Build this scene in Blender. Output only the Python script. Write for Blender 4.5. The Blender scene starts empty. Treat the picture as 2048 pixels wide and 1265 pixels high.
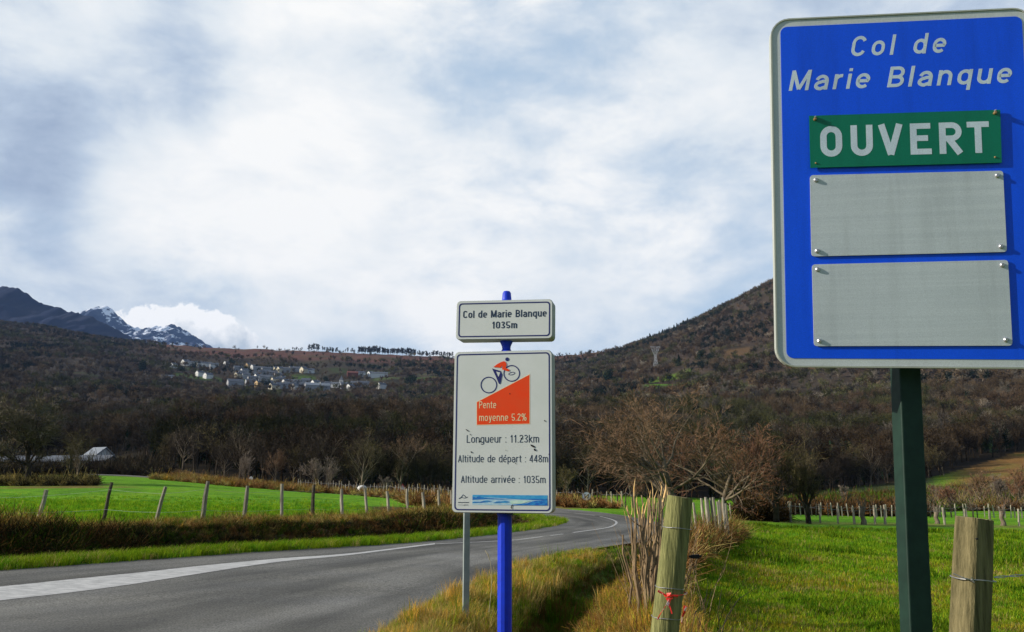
import bpy, math, random
import numpy as np
from mathutils import Matrix, Vector, Euler

S = bpy.context.scene
COL = S.collection
# ------------------------------------------------------------------ camera
FPX, CX, CY, HOR = 1700.0, 1024.0, 632.5, 975.0
PITCH = math.atan((HOR - CY) / FPX)
EYE = 1.5
cd = bpy.data.cameras.new('camera'); cam = bpy.data.objects.new('camera', cd); COL.objects.link(cam)
cam.location = (0, 0, EYE); cam.rotation_euler = (math.pi / 2 + PITCH, 0, 0)
cd.sensor_width = 36; cd.lens = 36 * FPX / 2048; cd.clip_start = 0.05; cd.clip_end = 40000
S.camera = cam
S.render.engine = 'CYCLES'
S.cycles.use_denoising = True
S.cycles.max_bounces = 5; S.cycles.diffuse_bounces = 3; S.cycles.glossy_bounces = 2
S.cycles.transparent_max_bounces = 6; S.cycles.volume_bounces = 0
S.view_settings.view_transform = 'Standard'; S.view_settings.look = 'None'
S.view_settings.gamma = 1; S.view_settings.exposure = 0.28
S.view_settings.use_curve_mapping = False
HAZE = 2.6e-5

def ray(px, py):
    x, u = (px - CX) / FPX, (CY - py) / FPX
    c, s = math.cos(PITCH), math.sin(PITCH)
    return Vector((x, c - u * s, s + u * c))
def at(px, py, Y):
    d = ray(px, py); return Vector((0, 0, EYE)) + d * (Y / d.y)
def project(p):
    c, s = math.cos(PITCH), math.sin(PITCH)
    y, z = p[1], p[2] - EYE
    f = y * c + z * s; u = -y * s + z * c
    return CX + FPX * p[0] / f, CY - FPX * u / f

# ------------------------------------------------------------------ light
SUN_EL, SUN_AZ = math.radians(23), math.radians(-96)     # azimuth clockwise from +Y
sdir = Vector((math.sin(SUN_AZ) * math.cos(SUN_EL), math.cos(SUN_AZ) * math.cos(SUN_EL), math.sin(SUN_EL)))
sl = bpy.data.lights.new('sun', 'SUN'); sl.energy = 5.0; sl.angle = math.radians(0.53); sl.color = (1.0, 0.93, 0.80)
so = bpy.data.objects.new('sun', sl); COL.objects.link(so); so.location = (-40, 0, 60)
so.rotation_euler = sdir.to_track_quat('Z', 'Y').to_euler()

def world():
    w = bpy.data.worlds.new('World'); S.world = w; w.use_nodes = True
    nt = w.node_tree; nt.nodes.clear(); N, L = nt.nodes.new, nt.links.new
    STR = 0.1
    out = N('ShaderNodeOutputWorld'); bg = N('ShaderNodeBackground'); bg.inputs[1].default_value = STR
    L(bg.outputs[0], out.inputs[0])
    sky = N('ShaderNodeTexSky'); sky.sky_type = 'NISHITA'; sky.sun_disc = False
    sky.sun_elevation = SUN_EL; sky.sun_rotation = SUN_AZ; sky.altitude = 450; sky.dust_density = 0.6
    tc = N('ShaderNodeTexCoord')
    def math_(op, a, b=None, c=None, clamp=False):
        n = N('ShaderNodeMath'); n.operation = op; n.use_clamp = clamp
        for i, v in enumerate((a, b, c)):
            if v is None: continue
            if isinstance(v, (int, float)): n.inputs[i].default_value = v
            else: L(v, n.inputs[i])
        return n.outputs[0]
    def vec(op, a, b):
        n = N('ShaderNodeVectorMath'); n.operation = op
        for i, v in enumerate((a, b)):
            if isinstance(v, (tuple, Vector)): n.inputs[i].default_value = v
            else: L(v, n.inputs[i])
        return n
    d = vec('NORMALIZE', tc.outputs['Generated'], (0, 0, 0)).outputs[0]
    def noise(v, scale, det, rough=0.55, dist=0.0):
        n = N('ShaderNodeTexNoise'); n.inputs['Scale'].default_value = scale; n.inputs['Detail'].default_value = det
        n.inputs['Roughness'].default_value = rough; n.inputs['Distortion'].default_value = dist
        L(v, n.inputs['Vector']); return n
    st = vec('MULTIPLY', d, (1.0, 1.0, 1.9)).outputs[0]
    wn = noise(st, 2.2, 4)
    wv = vec('SUBTRACT', wn.outputs['Color'], (0.5, 0.5, 0.5)).outputs[0]
    wv = vec('MULTIPLY', wv, (0.22, 0.22, 0.22)).outputs[0]
    dw = vec('ADD', d, wv).outputs[0]
    n1 = noise(st, 3.1, 9, 0.55, 0.15).outputs['Fac']
    n2 = noise(vec('ADD', st, (3.1, 1.7, 0.4)).outputs[0], 6.5, 9, 0.6, 0.2).outputs['Fac']
    n3 = noise(vec('ADD', st, (7.1, 2.7, 5.4)).outputs[0], 2.4, 7, 0.55, 0.1).outputs['Fac']
    def blob(px, py, rpx, amp, sq=1.0, src=dw):
        c = ray(px, py).normalized()
        v = vec('SUBTRACT', src, c).outputs[0]
        v = vec('MULTIPLY', v, (1.0, 1.0, sq)).outputs[0]
        q = N('ShaderNodeVectorMath'); q.operation = 'LENGTH'; L(v, q.inputs[0])
        t = math_('DIVIDE', q.outputs['Value'], rpx / FPX)
        t = math_('MULTIPLY', t, t); t = math_('MULTIPLY', t, -1.0); t = math_('EXPONENT', t)
        return math_('MULTIPLY', t, amp)
    # cloud cover: thin places show the blue; kept clearer outside the view to cut ambient light
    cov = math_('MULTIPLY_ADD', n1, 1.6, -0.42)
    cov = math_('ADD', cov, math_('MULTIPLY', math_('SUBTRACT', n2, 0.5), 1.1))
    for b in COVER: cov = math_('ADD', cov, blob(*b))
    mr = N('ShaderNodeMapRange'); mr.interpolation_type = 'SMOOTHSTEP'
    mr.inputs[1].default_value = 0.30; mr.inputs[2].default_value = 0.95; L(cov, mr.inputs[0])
    # thickness shading of the clouds: dark blue-grey undersides to bright white
    lit = math_('MULTIPLY_ADD', n3, 0.9, 0.15)
    lit = math_('ADD', lit, math_('MULTIPLY', math_('SUBTRACT', n2, 0.5), 1.15))
    for b in BRIGHT: lit = math_('ADD', lit, blob(*b))
    cr = N('ShaderNodeValToRGB'); L(lit, cr.inputs[0])
    e = cr.color_ramp.elements
    e[0].position = 0.15; e[0].color = (0.26, 0.33, 0.46, 1)
    e[1].position = 1.0; e[1].color = (0.83, 0.83, 0.82, 1)
    m = cr.color_ramp.elements.new(0.42); m.color = (0.43, 0.51, 0.62, 1)
    m = cr.color_ramp.elements.new(0.66); m.color = (0.64, 0.69, 0.735, 1)
    cs = vec('SCALE', cr.outputs[0], (0, 0, 0)); cs.inputs['Scale'].default_value = 1.0 / STR
    # sky between the clouds is hazed by thin cirrus, mostly within the view so unseen sky stays dimmer
    sc = vec('SCALE', sky.outputs[0], (0, 0, 0)); sc.inputs['Scale'].default_value = 0.9
    th = N('ShaderNodeMix'); th.data_type = 'RGBA'; L(math_('ADD', blob(1024, 300, 1500, 0.50), 0.20), th.inputs[0])
    L(sc.outputs[0], th.inputs[6]); th.inputs[7].default_value = (0.47 / STR, 0.61 / STR, 0.77 / STR, 1)
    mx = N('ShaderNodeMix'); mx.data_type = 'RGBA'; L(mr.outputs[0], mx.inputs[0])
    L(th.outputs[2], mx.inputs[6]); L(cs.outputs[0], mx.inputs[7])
    # distant cumulus low above the horizon
    und = noise(d, 42, 6, 0.6).outputs['Fac']
    dsm = vec('ADD', d, vec('MULTIPLY', vec('SUBTRACT', noise(d, 30, 8, 0.68).outputs['Color'], (0.5, 0.5, 0.5)).outputs[0], (0.05, 0.05, 0.05)).outputs[0]).outputs[0]
    cb = None
    for b in CUMULUS:
        v = blob(*b, src=dsm); cb = v if cb is None else math_('ADD', cb, v)
    m2 = N('ShaderNodeMapRange'); m2.interpolation_type = 'SMOOTHSTEP'; m2.inputs[1].default_value = 0.48; m2.inputs[2].default_value = 0.78
    L(cb, m2.inputs[0])
    sh = math_('MULTIPLY_ADD', und, 1.8, -0.35)
    sh = math_('ADD', sh, math_('MULTIPLY', math_('SUBTRACT', N_z(nt, d), ray(350, 668).normalized().z), 26.0), None, True)
    c3 = N('ShaderNodeValToRGB'); L(sh, c3.inputs[0])
    e = c3.color_ramp.elements
    e[0].position = 0.1; e[0].color = (0.40, 0.47, 0.55, 1); e[1].position = 0.85; e[1].color = (0.86, 0.86, 0.86, 1)
    cs3 = vec('SCALE', c3.outputs[0], (0, 0, 0)); cs3.inputs['Scale'].default_value = 1.0 / STR
    fin = N('ShaderNodeMix'); fin.data_type = 'RGBA'
    L(math_('MULTIPLY', m2.outputs[0], 0.95), fin.inputs[0]); L(mx.outputs[2], fin.inputs[6]); L(cs3.outputs[0], fin.inputs[7])
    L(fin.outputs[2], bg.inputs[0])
def N_z(nt, d):
    n = nt.nodes.new('ShaderNodeSeparateXYZ'); nt.links.new(d, n.inputs[0]); return n.outputs[2]
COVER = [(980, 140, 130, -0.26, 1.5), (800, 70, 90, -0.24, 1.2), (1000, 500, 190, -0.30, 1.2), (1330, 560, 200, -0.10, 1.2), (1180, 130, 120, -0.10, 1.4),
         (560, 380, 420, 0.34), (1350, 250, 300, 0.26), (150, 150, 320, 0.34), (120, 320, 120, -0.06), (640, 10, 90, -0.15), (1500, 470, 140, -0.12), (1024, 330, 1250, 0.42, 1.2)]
BRIGHT = [(560, 300, 300, 0.29), (420, 500, 240, 0.22), (1150, 420, 120, 0.20), (900, 640, 170, 0.18), (250, 360, 90, 0.26), (1100, 560, 400, 0.06), (1350, 180, 250, 0.14),
          (300, 110, 100, -0.46), (60, 270, 150, -0.42), (120, 340, 110, -0.24), (200, 480, 260, -0.14, 2.2), (330, 615, 150, -0.34, 1.6), (520, 650, 120, -0.15), (1430, 330, 260, -0.02),
          (560, 600, 160, -0.10), (130, 130, 120, 0.02), (330, 230, 60, -0.16), (60, 60, 100, 0.12)]
CUMULUS = [(290, 655, 44, 1.1, 1.4), (345, 650, 46, 1.1, 1.2), (400, 665, 44, 1.1, 1.4), (448, 668, 36, 1.1), (485, 690, 36, 1.0), (250, 648, 28, .6), (330, 690, 120, .6, 2.5)]
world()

# ------------------------------------------------------------------ noise + helpers
_R = np.random.RandomState(11)
_G = _R.rand(256, 256)
def vnoise(x, y):
    xi, yi = np.floor(x).astype(int), np.floor(y).astype(int)
    fx, fy = x - xi, y - yi
    fx = fx * fx * (3 - 2 * fx); fy = fy * fy * (3 - 2 * fy)
    g = lambda a, b: _G[a % 256, b % 256]
    return (g(xi, yi) * (1 - fx) + g(xi + 1, yi) * fx) * (1 - fy) + (g(xi, yi + 1) * (1 - fx) + g(xi + 1, yi + 1) * fx) * fy - 0.5
def fbm(x, y, o=4):
    s, a = 0, 1.0
    for k in range(o):
        s = s + a * vnoise(x * 2 ** k + 17.3 * k, y * 2 ** k + 5.1 * k); a *= 0.5
    return s
def sstep(a, b, x):
    t = np.clip((x - a) / (b - a), 0, 1); return t * t * (3 - 2 * t)

def tag(o, label=None, cat=None, group=None, kind=None):
    if label: o['label'] = label
    if cat: o['category'] = cat
    if group: o['group'] = group
    if kind: o['kind'] = kind
    return o
def empty(name, loc, rz=0.0):
    o = bpy.data.objects.new(name, None); COL.objects.link(o); o.location = loc; o.rotation_euler = (0, 0, rz)
    o.empty_display_size = 0.2
    return o
def mesh(name, V, Fc, mat, smooth=False):
    me = bpy.data.meshes.new(name)
    me.from_pydata([tuple(map(float, v)) for v in V], [], [tuple(map(int, f)) for f in Fc])
    if mat: me.materials.append(mat)
    if smooth: me.shade_smooth()
    me.update(); return me
def fast_mesh(name, V, tris=None, quads=None, mat=None, smooth=False):
    me = bpy.data.meshes.new(name)
    V = np.asarray(V, np.float32); me.vertices.add(len(V)); me.vertices.foreach_set('co', V.ravel())
    parts, starts, tot = [], [], 0
    for a, k in ((tris, 3), (quads, 4)):
        if a is not None and len(a):
            a = np.asarray(a, np.int32); parts.append(a.ravel()); starts.append(tot + np.arange(len(a)) * k); tot += a.size
    me.loops.add(tot); me.loops.foreach_set('vertex_index', np.concatenate(parts))
    st = np.concatenate(starts); me.polygons.add(len(st)); me.polygons.foreach_set('loop_start', st.astype(np.int32))
    if mat: me.materials.append(mat)
    me.update(calc_edges=True)
    if smooth: me.polygons.foreach_set('use_smooth', np.ones(len(st), bool))
    return me
def link(name, me, parent=None, loc=None):
    o = bpy.data.objects.new(name, me); COL.objects.link(o)
    if parent: o.parent = parent
    if loc is not None: o.location = loc
    return o

class MB:
    """collects shapes in one mesh; M transforms the points that are added"""
    def __init__(s, M=None): s.v, s.f, s.M = [], [], M or Matrix.Identity(4)
    def add(s, V, Fc):
        n = len(s.v); s.v += [s.M @ Vector(v) for v in V]; s.f += [tuple(i + n for i in f) for f in Fc]
    def box(s, x0, x1, y0, y1, z0, z1):
        V = [(x, y, z) for x in (x0, x1) for y in (y0, y1) for z in (z0, z1)]
        s.add(V, [(0, 1, 3, 2), (4, 6, 7, 5), (0, 4, 5, 1), (2, 3, 7, 6), (0, 2, 6, 4), (1, 5, 7, 3)])
    def tube(s, pts, rad, n=8, cap=True, jit=0.0, rnd=random):
        pts = [Vector(p) for p in pts]; rings = []
        up = Vector((0.13, 0.97, 0.2))
        for i, p in enumerate(pts):
            t = (pts[min(i + 1, len(pts) - 1)] - pts[max(i - 1, 0)]).normalized()
            a = t.cross(up)
            if a.length < 1e-3: a = t.cross(Vector((1, 0, 0)))
            a.normalize(); b = t.cross(a); r = rad[i] if hasattr(rad, '__len__') else rad
            rings.append([p + (a * math.cos(2 * math.pi * k / n) + b * math.sin(2 * math.pi * k / n)) * r * (1 + jit * rnd.uniform(-1, 1)) for k in range(n)])
        V = [v for r in rings for v in r]; Fc = []
        for i in range(len(pts) - 1):
            for k in range(n):
                k2 = (k + 1) % n; Fc.append((i * n + k, i * n + k2, (i + 1) * n + k2, (i + 1) * n + k))
        if cap: Fc += [tuple(range(n))[::-1], tuple((len(pts) - 1) * n + k for k in range(n))]
        s.add(V, Fc)
    def lathe(s, prof, n=16, cap=True):
        V = [(r * math.cos(2 * math.pi * k / n), r * math.sin(2 * math.pi * k / n), z) for r, z in prof for k in range(n)]; Fc = []
        for i in range(len(prof) - 1):
            for k in range(n):
                k2 = (k + 1) % n; Fc.append((i * n + k, i * n + k2, (i + 1) * n + k2, (i + 1) * n + k))
        if cap: Fc += [tuple(range(n))[::-1], tuple((len(prof) - 1) * n + k for k in range(n))]
        s.add(V, Fc)
    def plate(s, poly, y_front, y_back):
        """polygon in local x,z extruded along y; front is the smaller y"""
        n = len(poly); V = [(x, y_front, z) for x, z in poly] + [(x, y_back, z) for x, z in poly]
        Fc = [tuple(range(n)), tuple(range(2 * n - 1, n - 1, -1))]
        Fc += [((i + 1) % n, i, i + n, (i + 1) % n + n) for i in range(n)]
        s.add(V, Fc)
    def ring(s, outer, inner, y_front, y_back):
        n = len(outer)
        V = [(x, y_front, z) for x, z in outer] + [(x, y_front, z) for x, z in inner] + [(x, y_back, z) for x, z in outer] + [(x, y_back, z) for x, z in inner]
        Fc = []
        for i in range(n):
            j = (i + 1) % n
            Fc += [(i, j, n + j, n + i), (2 * n + j, 2 * n + i, 3 * n + i, 3 * n + j), (j, i, 2 * n + i, 2 * n + j), (n + i, n + j, 3 * n + j, 3 * n + i)]
        s.add(V, Fc)
    def build(s, name, mat, parent=None, smooth=False, fix=True, bevel=0):
        me = mesh(name, s.v, s.f, mat)
        if fix:
            import bmesh
            bm = bmesh.new(); bm.from_mesh(me); bmesh.ops.recalc_face_normals(bm, faces=bm.faces); bm.to_mesh(me); bm.free()
        if smooth: me.shade_smooth()
        o = link(name, me, parent)
        if bevel:
            b = o.modifiers.new('bevel', 'BEVEL'); b.width = bevel; b.segments = 2; b.limit_method = 'ANGLE'
        return o
def rrect(x0, x1, z0, z1, r, n=6):
    P = []
    for cx, cz, a in ((x1 - r, z1 - r, 0), (x0 + r, z1 - r, 90), (x0 + r, z0 + r, 180), (x1 - r, z0 + r, 270)):
        for k in range(n + 1):
            t = math.radians(a + 90 * k / n); P.append((cx + r * math.cos(t), cz + r * math.sin(t)))
    return P

# ------------------------------------------------------------------ materials
def mat(name, col, rough=0.8, spec=0.3, col2=None, scale=5.0, detail=6, bump=0.0, bscale=None, stretch=None, metal=0.0, contrast=(0.35, 0.65), coords='Object', rnd=0.0):
    m = bpy.data.materials.new(name); m.use_nodes = True; nt = m.node_tree
    b = nt.nodes['Principled BSDF']; N, L = nt.nodes.new, nt.links.new
    b.inputs['Base Color'].default_value = (*col, 1); b.inputs['Roughness'].default_value = rough
    b.inputs['Specular IOR Level'].default_value = spec; b.inputs['Metallic'].default_value = metal
    tc = N('ShaderNodeTexCoord'); src = tc.outputs[coords]
    if stretch:
        mp = N('ShaderNodeMapping'); mp.inputs['Scale'].default_value = stretch; L(src, mp.inputs[0]); src = mp.outputs[0]
    if col2:
        n = N('ShaderNodeTexNoise'); n.inputs['Scale'].default_value = scale; n.inputs['Detail'].default_value = detail; n.inputs['Roughness'].default_value = 0.65
        L(src, n.inputs['Vector'])
        r = N('ShaderNodeMapRange'); r.inputs[1].default_value = contrast[0]; r.inputs[2].default_value = contrast[1]; L(n.outputs['Fac'], r.inputs[0])
        x = N('ShaderNodeMix'); x.data_type = 'RGBA'; x.inputs[6].default_value = (*col, 1); x.inputs[7].default_value = (*col2, 1)
        L(r.outputs[0], x.inputs[0]); res = x.outputs[2]
        if rnd:
            oi = N('ShaderNodeObjectInfo'); h = N('ShaderNodeHueSaturation')
            rr = N('ShaderNodeMapRange'); rr.inputs[3].default_value = 1 - rnd; rr.inputs[4].default_value = 1 + rnd
            L(oi.outputs['Random'], rr.inputs[0]); L(rr.outputs[0], h.inputs['Value']); L(res, h.inputs['Color']); res = h.outputs[0]
        L(res, b.inputs['Base Color'])
    if bump:
        n = N('ShaderNodeTexNoise'); n.inputs['Scale'].default_value = bscale or scale * 4; n.inputs['Detail'].default_value = 6
        L(src, n.inputs['Vector']); bp = N('ShaderNodeBump'); bp.inputs['Strength'].default_value = bump; bp.inputs['Distance'].default_value = 0.02
        L(n.outputs['Fac'], bp.inputs['Height']); L(bp.outputs[0], b.inputs['Normal'])
    return m
def foliage_mat(name, rough=0.85, trans=0.25):
    """colour comes per instance from the points"""
    m = bpy.data.materials.new(name); m.use_nodes = True; nt = m.node_tree; nt.nodes.clear(); N, L = nt.nodes.new, nt.links.new
    out = N('ShaderNodeOutputMaterial'); at_ = N('ShaderNodeAttribute'); at_.attribute_type = 'INSTANCER'; at_.attribute_name = 'tint'
    tc = N('ShaderNodeTexCoord'); n = N('ShaderNodeTexNoise'); n.inputs['Scale'].default_value = 9; L(tc.outputs['Object'], n.inputs['Vector'])
    r = N('ShaderNodeMapRange'); r.inputs[1].default_value = 0.3; r.inputs[2].default_value = 0.7; r.inputs[3].default_value = 0.6; r.inputs[4].default_value = 1.4
    L(n.outputs['Fac'], r.inputs[0])
    v = N('ShaderNodeVectorMath'); v.operation = 'SCALE'; L(at_.outputs['Color'], v.inputs[0]); L(r.outputs[0], v.inputs['Scale'])
    d = N('ShaderNodeBsdfDiffuse'); t = N('ShaderNodeBsdfTranslucent'); x = N('ShaderNodeMixShader'); x.inputs[0].default_value = trans
    L(v.outputs[0], d.inputs[0]); L(v.outputs[0], t.inputs[0]); L(d.outputs[0], x.inputs[1]); L(t.outputs[0], x.inputs[2]); L(x.outputs[0], out.inputs[0])
    return m
M = dict(
    herobark=mat('pale_limb_bark', (0.07, 0.052, 0.035), 0.9, 0.1, (0.20, 0.16, 0.11), 3, bump=0.4, stretch=(1, 1, 0.3)),
    lonetwig=mat('twig_lone', (0.085, 0.070, 0.045), 0.9, 0.1, (0.17, 0.14, 0.09), 0.7),
    asphalt=None,
    bark=mat('bark', (0.10, 0.075, 0.05), 0.9, 0.1, (0.26, 0.21, 0.15), 3, bump=0.4, stretch=(1, 1, 0.3)),
    darkbark=mat('dark_bark', (0.022, 0.018, 0.013), 0.9, 0.1, (0.07, 0.055, 0.04), 2, bump=0.4),
    paletwig=mat('twig_reddish', (0.13, 0.075, 0.040), 0.9, 0.1, (0.24, 0.15, 0.09), 0.8, contrast=(0.4, 0.62)),
    redtwig=mat('twig_red', (0.15, 0.060, 0.038), 0.9, 0.1, (0.22, 0.12, 0.065), 0.8),
    olivetwig=mat('twig_olive', (0.07, 0.055, 0.02), 0.9, 0.1, (0.15, 0.12, 0.055), 0.7),
    foresttwig=mat('twig_forest', (0.030, 0.023, 0.016), 0.9, 0.1, (0.085, 0.062, 0.042), 0.3, rnd=0.4),
    greytwig=mat('twig_grey', (0.14, 0.11, 0.09), 0.9, 0.1, (0.24, 0.19, 0.15), 0.8, rnd=0.2),
    evergreen=mat('evergreen_leaves', (0.008, 0.018, 0.010), 0.9, 0.1, (0.018, 0.035, 0.014), 0.6),
    ridgetwig=mat('ridge_twig', (0.035, 0.033, 0.032), 0.9, 0.1, (0.07, 0.065, 0.06), 0.4),
    wood=mat('weathered_post_wood', (0.20, 0.17, 0.12), 0.85, 0.2, (0.40, 0.36, 0.28), 6, bump=0.5, stretch=(6, 6, 0.6), rnd=0.2),
    darkwood=mat('dark_post_wood', (0.035, 0.03, 0.022), 0.9, 0.2, (0.09, 0.075, 0.05), 6, rnd=0.3),
    greenwood=mat('treated_pine', (0.10, 0.105, 0.036), 0.85, 0.2, (0.27, 0.26, 0.10), 4, bump=0.6, bscale=14, stretch=(9, 9, 0.5)),
    greywood=mat('split_post_wood', (0.075, 0.065, 0.030), 0.9, 0.15, (0.23, 0.19, 0.095), 5, bump=0.5, bscale=40, stretch=(9, 9, 0.6)),
    endgrain=mat('post_end_grain', (0.32, 0.26, 0.13), 0.85, 0.2, (0.18, 0.13, 0.06), 30),
    stick=mat('hedge_stick_bark', (0.13, 0.085, 0.045), 0.8, 0.2, (0.33, 0.23, 0.13), 14, bump=0.4, stretch=(2, 2, 0.6)),
    raw=mat('broken_wood', (0.62, 0.36, 0.12), 0.8, 0.2, (0.75, 0.52, 0.25), 20),
    wire=mat('galvanised_wire', (0.35, 0.35, 0.36), 0.45, 0.5, metal=0.7),
    stone=mat('old_stone', (0.20, 0.18, 0.15), 0.9, 0.2, (0.32, 0.30, 0.27), 1),
    darkstone=mat('dark_stone', (0.10, 0.09, 0.085), 0.9, 0.2, (0.17, 0.155, 0.145), 1),
    white=mat('white_render', (0.62, 0.61, 0.59), 0.8, 0.3, (0.60, 0.59, 0.57), 0.4),
    cream=mat('cream_render', (0.58, 0.52, 0.39), 0.8, 0.3, (0.50, 0.45, 0.33), 0.4),
    ochre=mat('ochre_render', (0.50, 0.36, 0.20), 0.8, 0.3, (0.5, 0.33, 0.15), 0.4),
    greyw=mat('grey_render', (0.34, 0.34, 0.35), 0.8, 0.3, (0.26, 0.26, 0.27), 0.4),
    slate=mat('slate_roof', (0.075, 0.085, 0.105), 0.85, 0.2, (0.14, 0.15, 0.17), 0.5),
    tile=mat('red_tile_roof', (0.20, 0.07, 0.05), 0.8, 0.3, (0.14, 0.05, 0.04), 0.5),
    sheet=mat('pale_sheet_roof', (0.25, 0.27, 0.30), 0.5, 0.4, (0.19, 0.205, 0.23), 0.5),
    glass=mat('dark_glass', (0.02, 0.025, 0.03), 0.15, 0.5),
    pylon=mat('pylon_steel', (0.40, 0.42, 0.45), 0.5, 0.5, metal=0.3),
    black=mat('black_print', (0.01, 0.01, 0.012), 0.7, 0.3),
)
GRASS, TWIG = foliage_mat('grass_blades', trans=0.3), foliage_mat('twigs_and_stems', trans=0.0)

# ------------------------------------------------------------------ terrain function
PXS = [-500, 0, 200, 400, 600, 800, 1000, 1150, 1262, 1400, 1550, 1700, 1850, 2048, 2600]
ROWS_Z = {   # depth: heights
    1:    [.0, .0, .0, .0, .0, .0, .0, .05, .05, .02, .0, .0, .0, .0, .0],
    5:    [.0, .0, .0, .0, .0, .0, .0, .05, .08, .05, .0, .0, -.05, -.1, -.2],
    12:   [.0, .0, .0, .0, .0, .0, .0, .05, .02, -.08, -.18, -.25, -.3, -.35, -.5],
    28:   [.35, .3, .28, .26, .2, .1, .0, .0, -.05, -.35, -.55, -.65, -.75, -.8, -1.0],
}
ROWS_Y = {   # depth: row in the photograph at which that ground lies
    60:   [996, 998, 998, 1000, 1008, 1015, 1018, 1018, 1020, 1036, 1045, 1049, 1052, 1056, 1060],
    90:   [975, 978, 976, 980, 990, 1000, 1003, 1003, 1004, 1015, 1028, 1031, 1033, 1036, 1040],
    130:  [955, 958, 955, 967, 980, 990, 994, 997, 998, 1008, 1018, 1012, 1008, 1000, 980],
    180:  [948, 950, 948, 957, 977, 985, 989, 992, 994, 1000, 1003, 985, 978, 965, 930],
    260:  [938, 940, 938, 915, 928, 932, 940, 950, 955, 962, 965, 960, 955, 940, 890],
    400:  [890, 895, 898, 845, 846, 850, 865, 870, 876, 880, 882, 880, 878, 870, 820],
    550:  [845, 850, 860, 836, 838, 841, 846, 842, 840, 836, 832, 830, 826, 820, 760],
    800:  [790, 800, 808, 826, 830, 828, 826, 812, 802, 793, 782, 772, 760, 740, 680],
    1100: [745, 758, 776, 806, 812, 808, 803, 782, 764, 741, 715, 685, 660, 636, 560],
    1400: [700, 718, 742, 780, 787, 783, 778, 758, 738, 684, 622, 592, 560, 528, 440],
    1700: [660, 682, 714, 738, 742, 748, 752, 737, 714, 644, 550, 484, 460, 420, 330],
    2000: [635, 655, 696, 713, 717, 727, 731, 722, 703, 638, 560, 496, 475, 435, 340],
    2400: [615, 634, 678, 690, 698, 707, 716, 711, 697, 655, 600, 540, 500, 460, 380],
    2800: [640, 650, 690, 700, 708, 718, 726, 722, 712, 680, 630, 580, 540, 500, 430],
    4000: [780, 780, 790, 790, 790, 800, 800, 800, 800, 790, 780, 760, 740, 720, 700],
    9500: [880] * 15,
}
_us = (np.array(PXS) - CX) / 1735.0
_ys, _zt = [], []
for k, v in ROWS_Z.items(): _ys.append(k); _zt.append(v)
for k, v in ROWS_Y.items(): _ys.append(k); _q = [at(p, y, k) for p, y in zip(PXS, v)]; _zt.append(list(np.interp(_us, [a.x / k for a in _q], [a.z for a in _q])))
_ys, _zt = np.array(_ys, float), np.array(_zt)
_us = (np.array(PXS) - CX) / 1735.0
_LY = np.linspace(math.log(1), math.log(9500), 420); _U = np.linspace(_us[0], _us[-1], 340)
_T = np.array([[np.interp(math.exp(l), _ys, _zt[:, j]) for j in range(len(PXS))] for l in _LY])
_T = np.array([np.interp(_U, _us, r) for r in _T])
def _blur(A, ax, s):
    k = np.exp(-np.arange(-3 * s, 3 * s + 1) ** 2 / (2.0 * s * s)); k /= k.sum()
    return np.apply_along_axis(lambda r: np.convolve(np.pad(r, 3 * s, mode='edge'), k, 'valid'), ax, A)
_T = _blur(_T, 1, 6)
_T = _blur(_T, 0, 4)
def table(X, Y):
    Y = np.maximum(Y, 1.0); u = X / Y
    a = np.clip((np.log(Y) - _LY[0]) / (_LY[1] - _LY[0]), 0, len(_LY) - 1.001)
    b = np.clip((u - _U[0]) / (_U[1] - _U[0]), 0, len(_U) - 1.001)
    i, j = a.astype(int), b.astype(int); fa, fb = a - i, b - j
    return (_T[i, j] * (1 - fb) + _T[i, j + 1] * fb) * (1 - fa) + (_T[i + 1, j] * (1 - fb) + _T[i + 1, j + 1] * fb) * fa

def densify(P, step=1.0):
    """Catmull-Rom through the points"""
    P = np.array(P, float); out = []
    Q = np.vstack([2 * P[0] - P[1], P, 2 * P[-1] - P[-2]])
    for i in range(1, len(Q) - 2):
        n = max(2, int(np.linalg.norm(Q[i + 1] - Q[i]) / step))
        for k in range(n):
            t = k / n
            out.append(0.5 * ((2 * Q[i]) + (-Q[i - 1] + Q[i + 1]) * t + (2 * Q[i - 1] - 5 * Q[i] + 4 * Q[i + 1] - Q[i + 2]) * t * t + (-Q[i - 1] + 3 * Q[i] - 3 * Q[i + 1] + Q[i + 2]) * t ** 3))
    out.append(Q[-2]); return np.array(out)
RL = [(-44, -22), (-30, -7), (-20, 4), (-9.2, 15.3), (-5.35, 19.6), (-2.76, 23), (-.56, 28), (1.0, 32), (2.07, 35.9), (2.5, 39.5), (2.0, 43.5), (1.2, 47.5),
      (-.3, 53), (-2, 60), (-4.5, 72), (-6.5, 84), (-11, 97), (-21, 112), (-36, 127), (-51, 142), (-67, 157), (-88, 171), (-112, 184)]
RR = [(-20, -34), (-8, -16), (-3.4, -1), (-1.48, 8.9), (-.74, 13.4), (.88, 19.6), (2.2, 22.5), (3.6, 25.8), (5.2, 29.5), (6.6, 34), (7.4, 39), (7.1, 44),
      (5.9, 51), (3.6, 60), (0.6, 73), (-2.2, 86), (-7.5, 101), (-17.5, 117), (-32, 132), (-48, 148), (-64, 163), (-85, 177), (-110, 190)]
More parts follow.
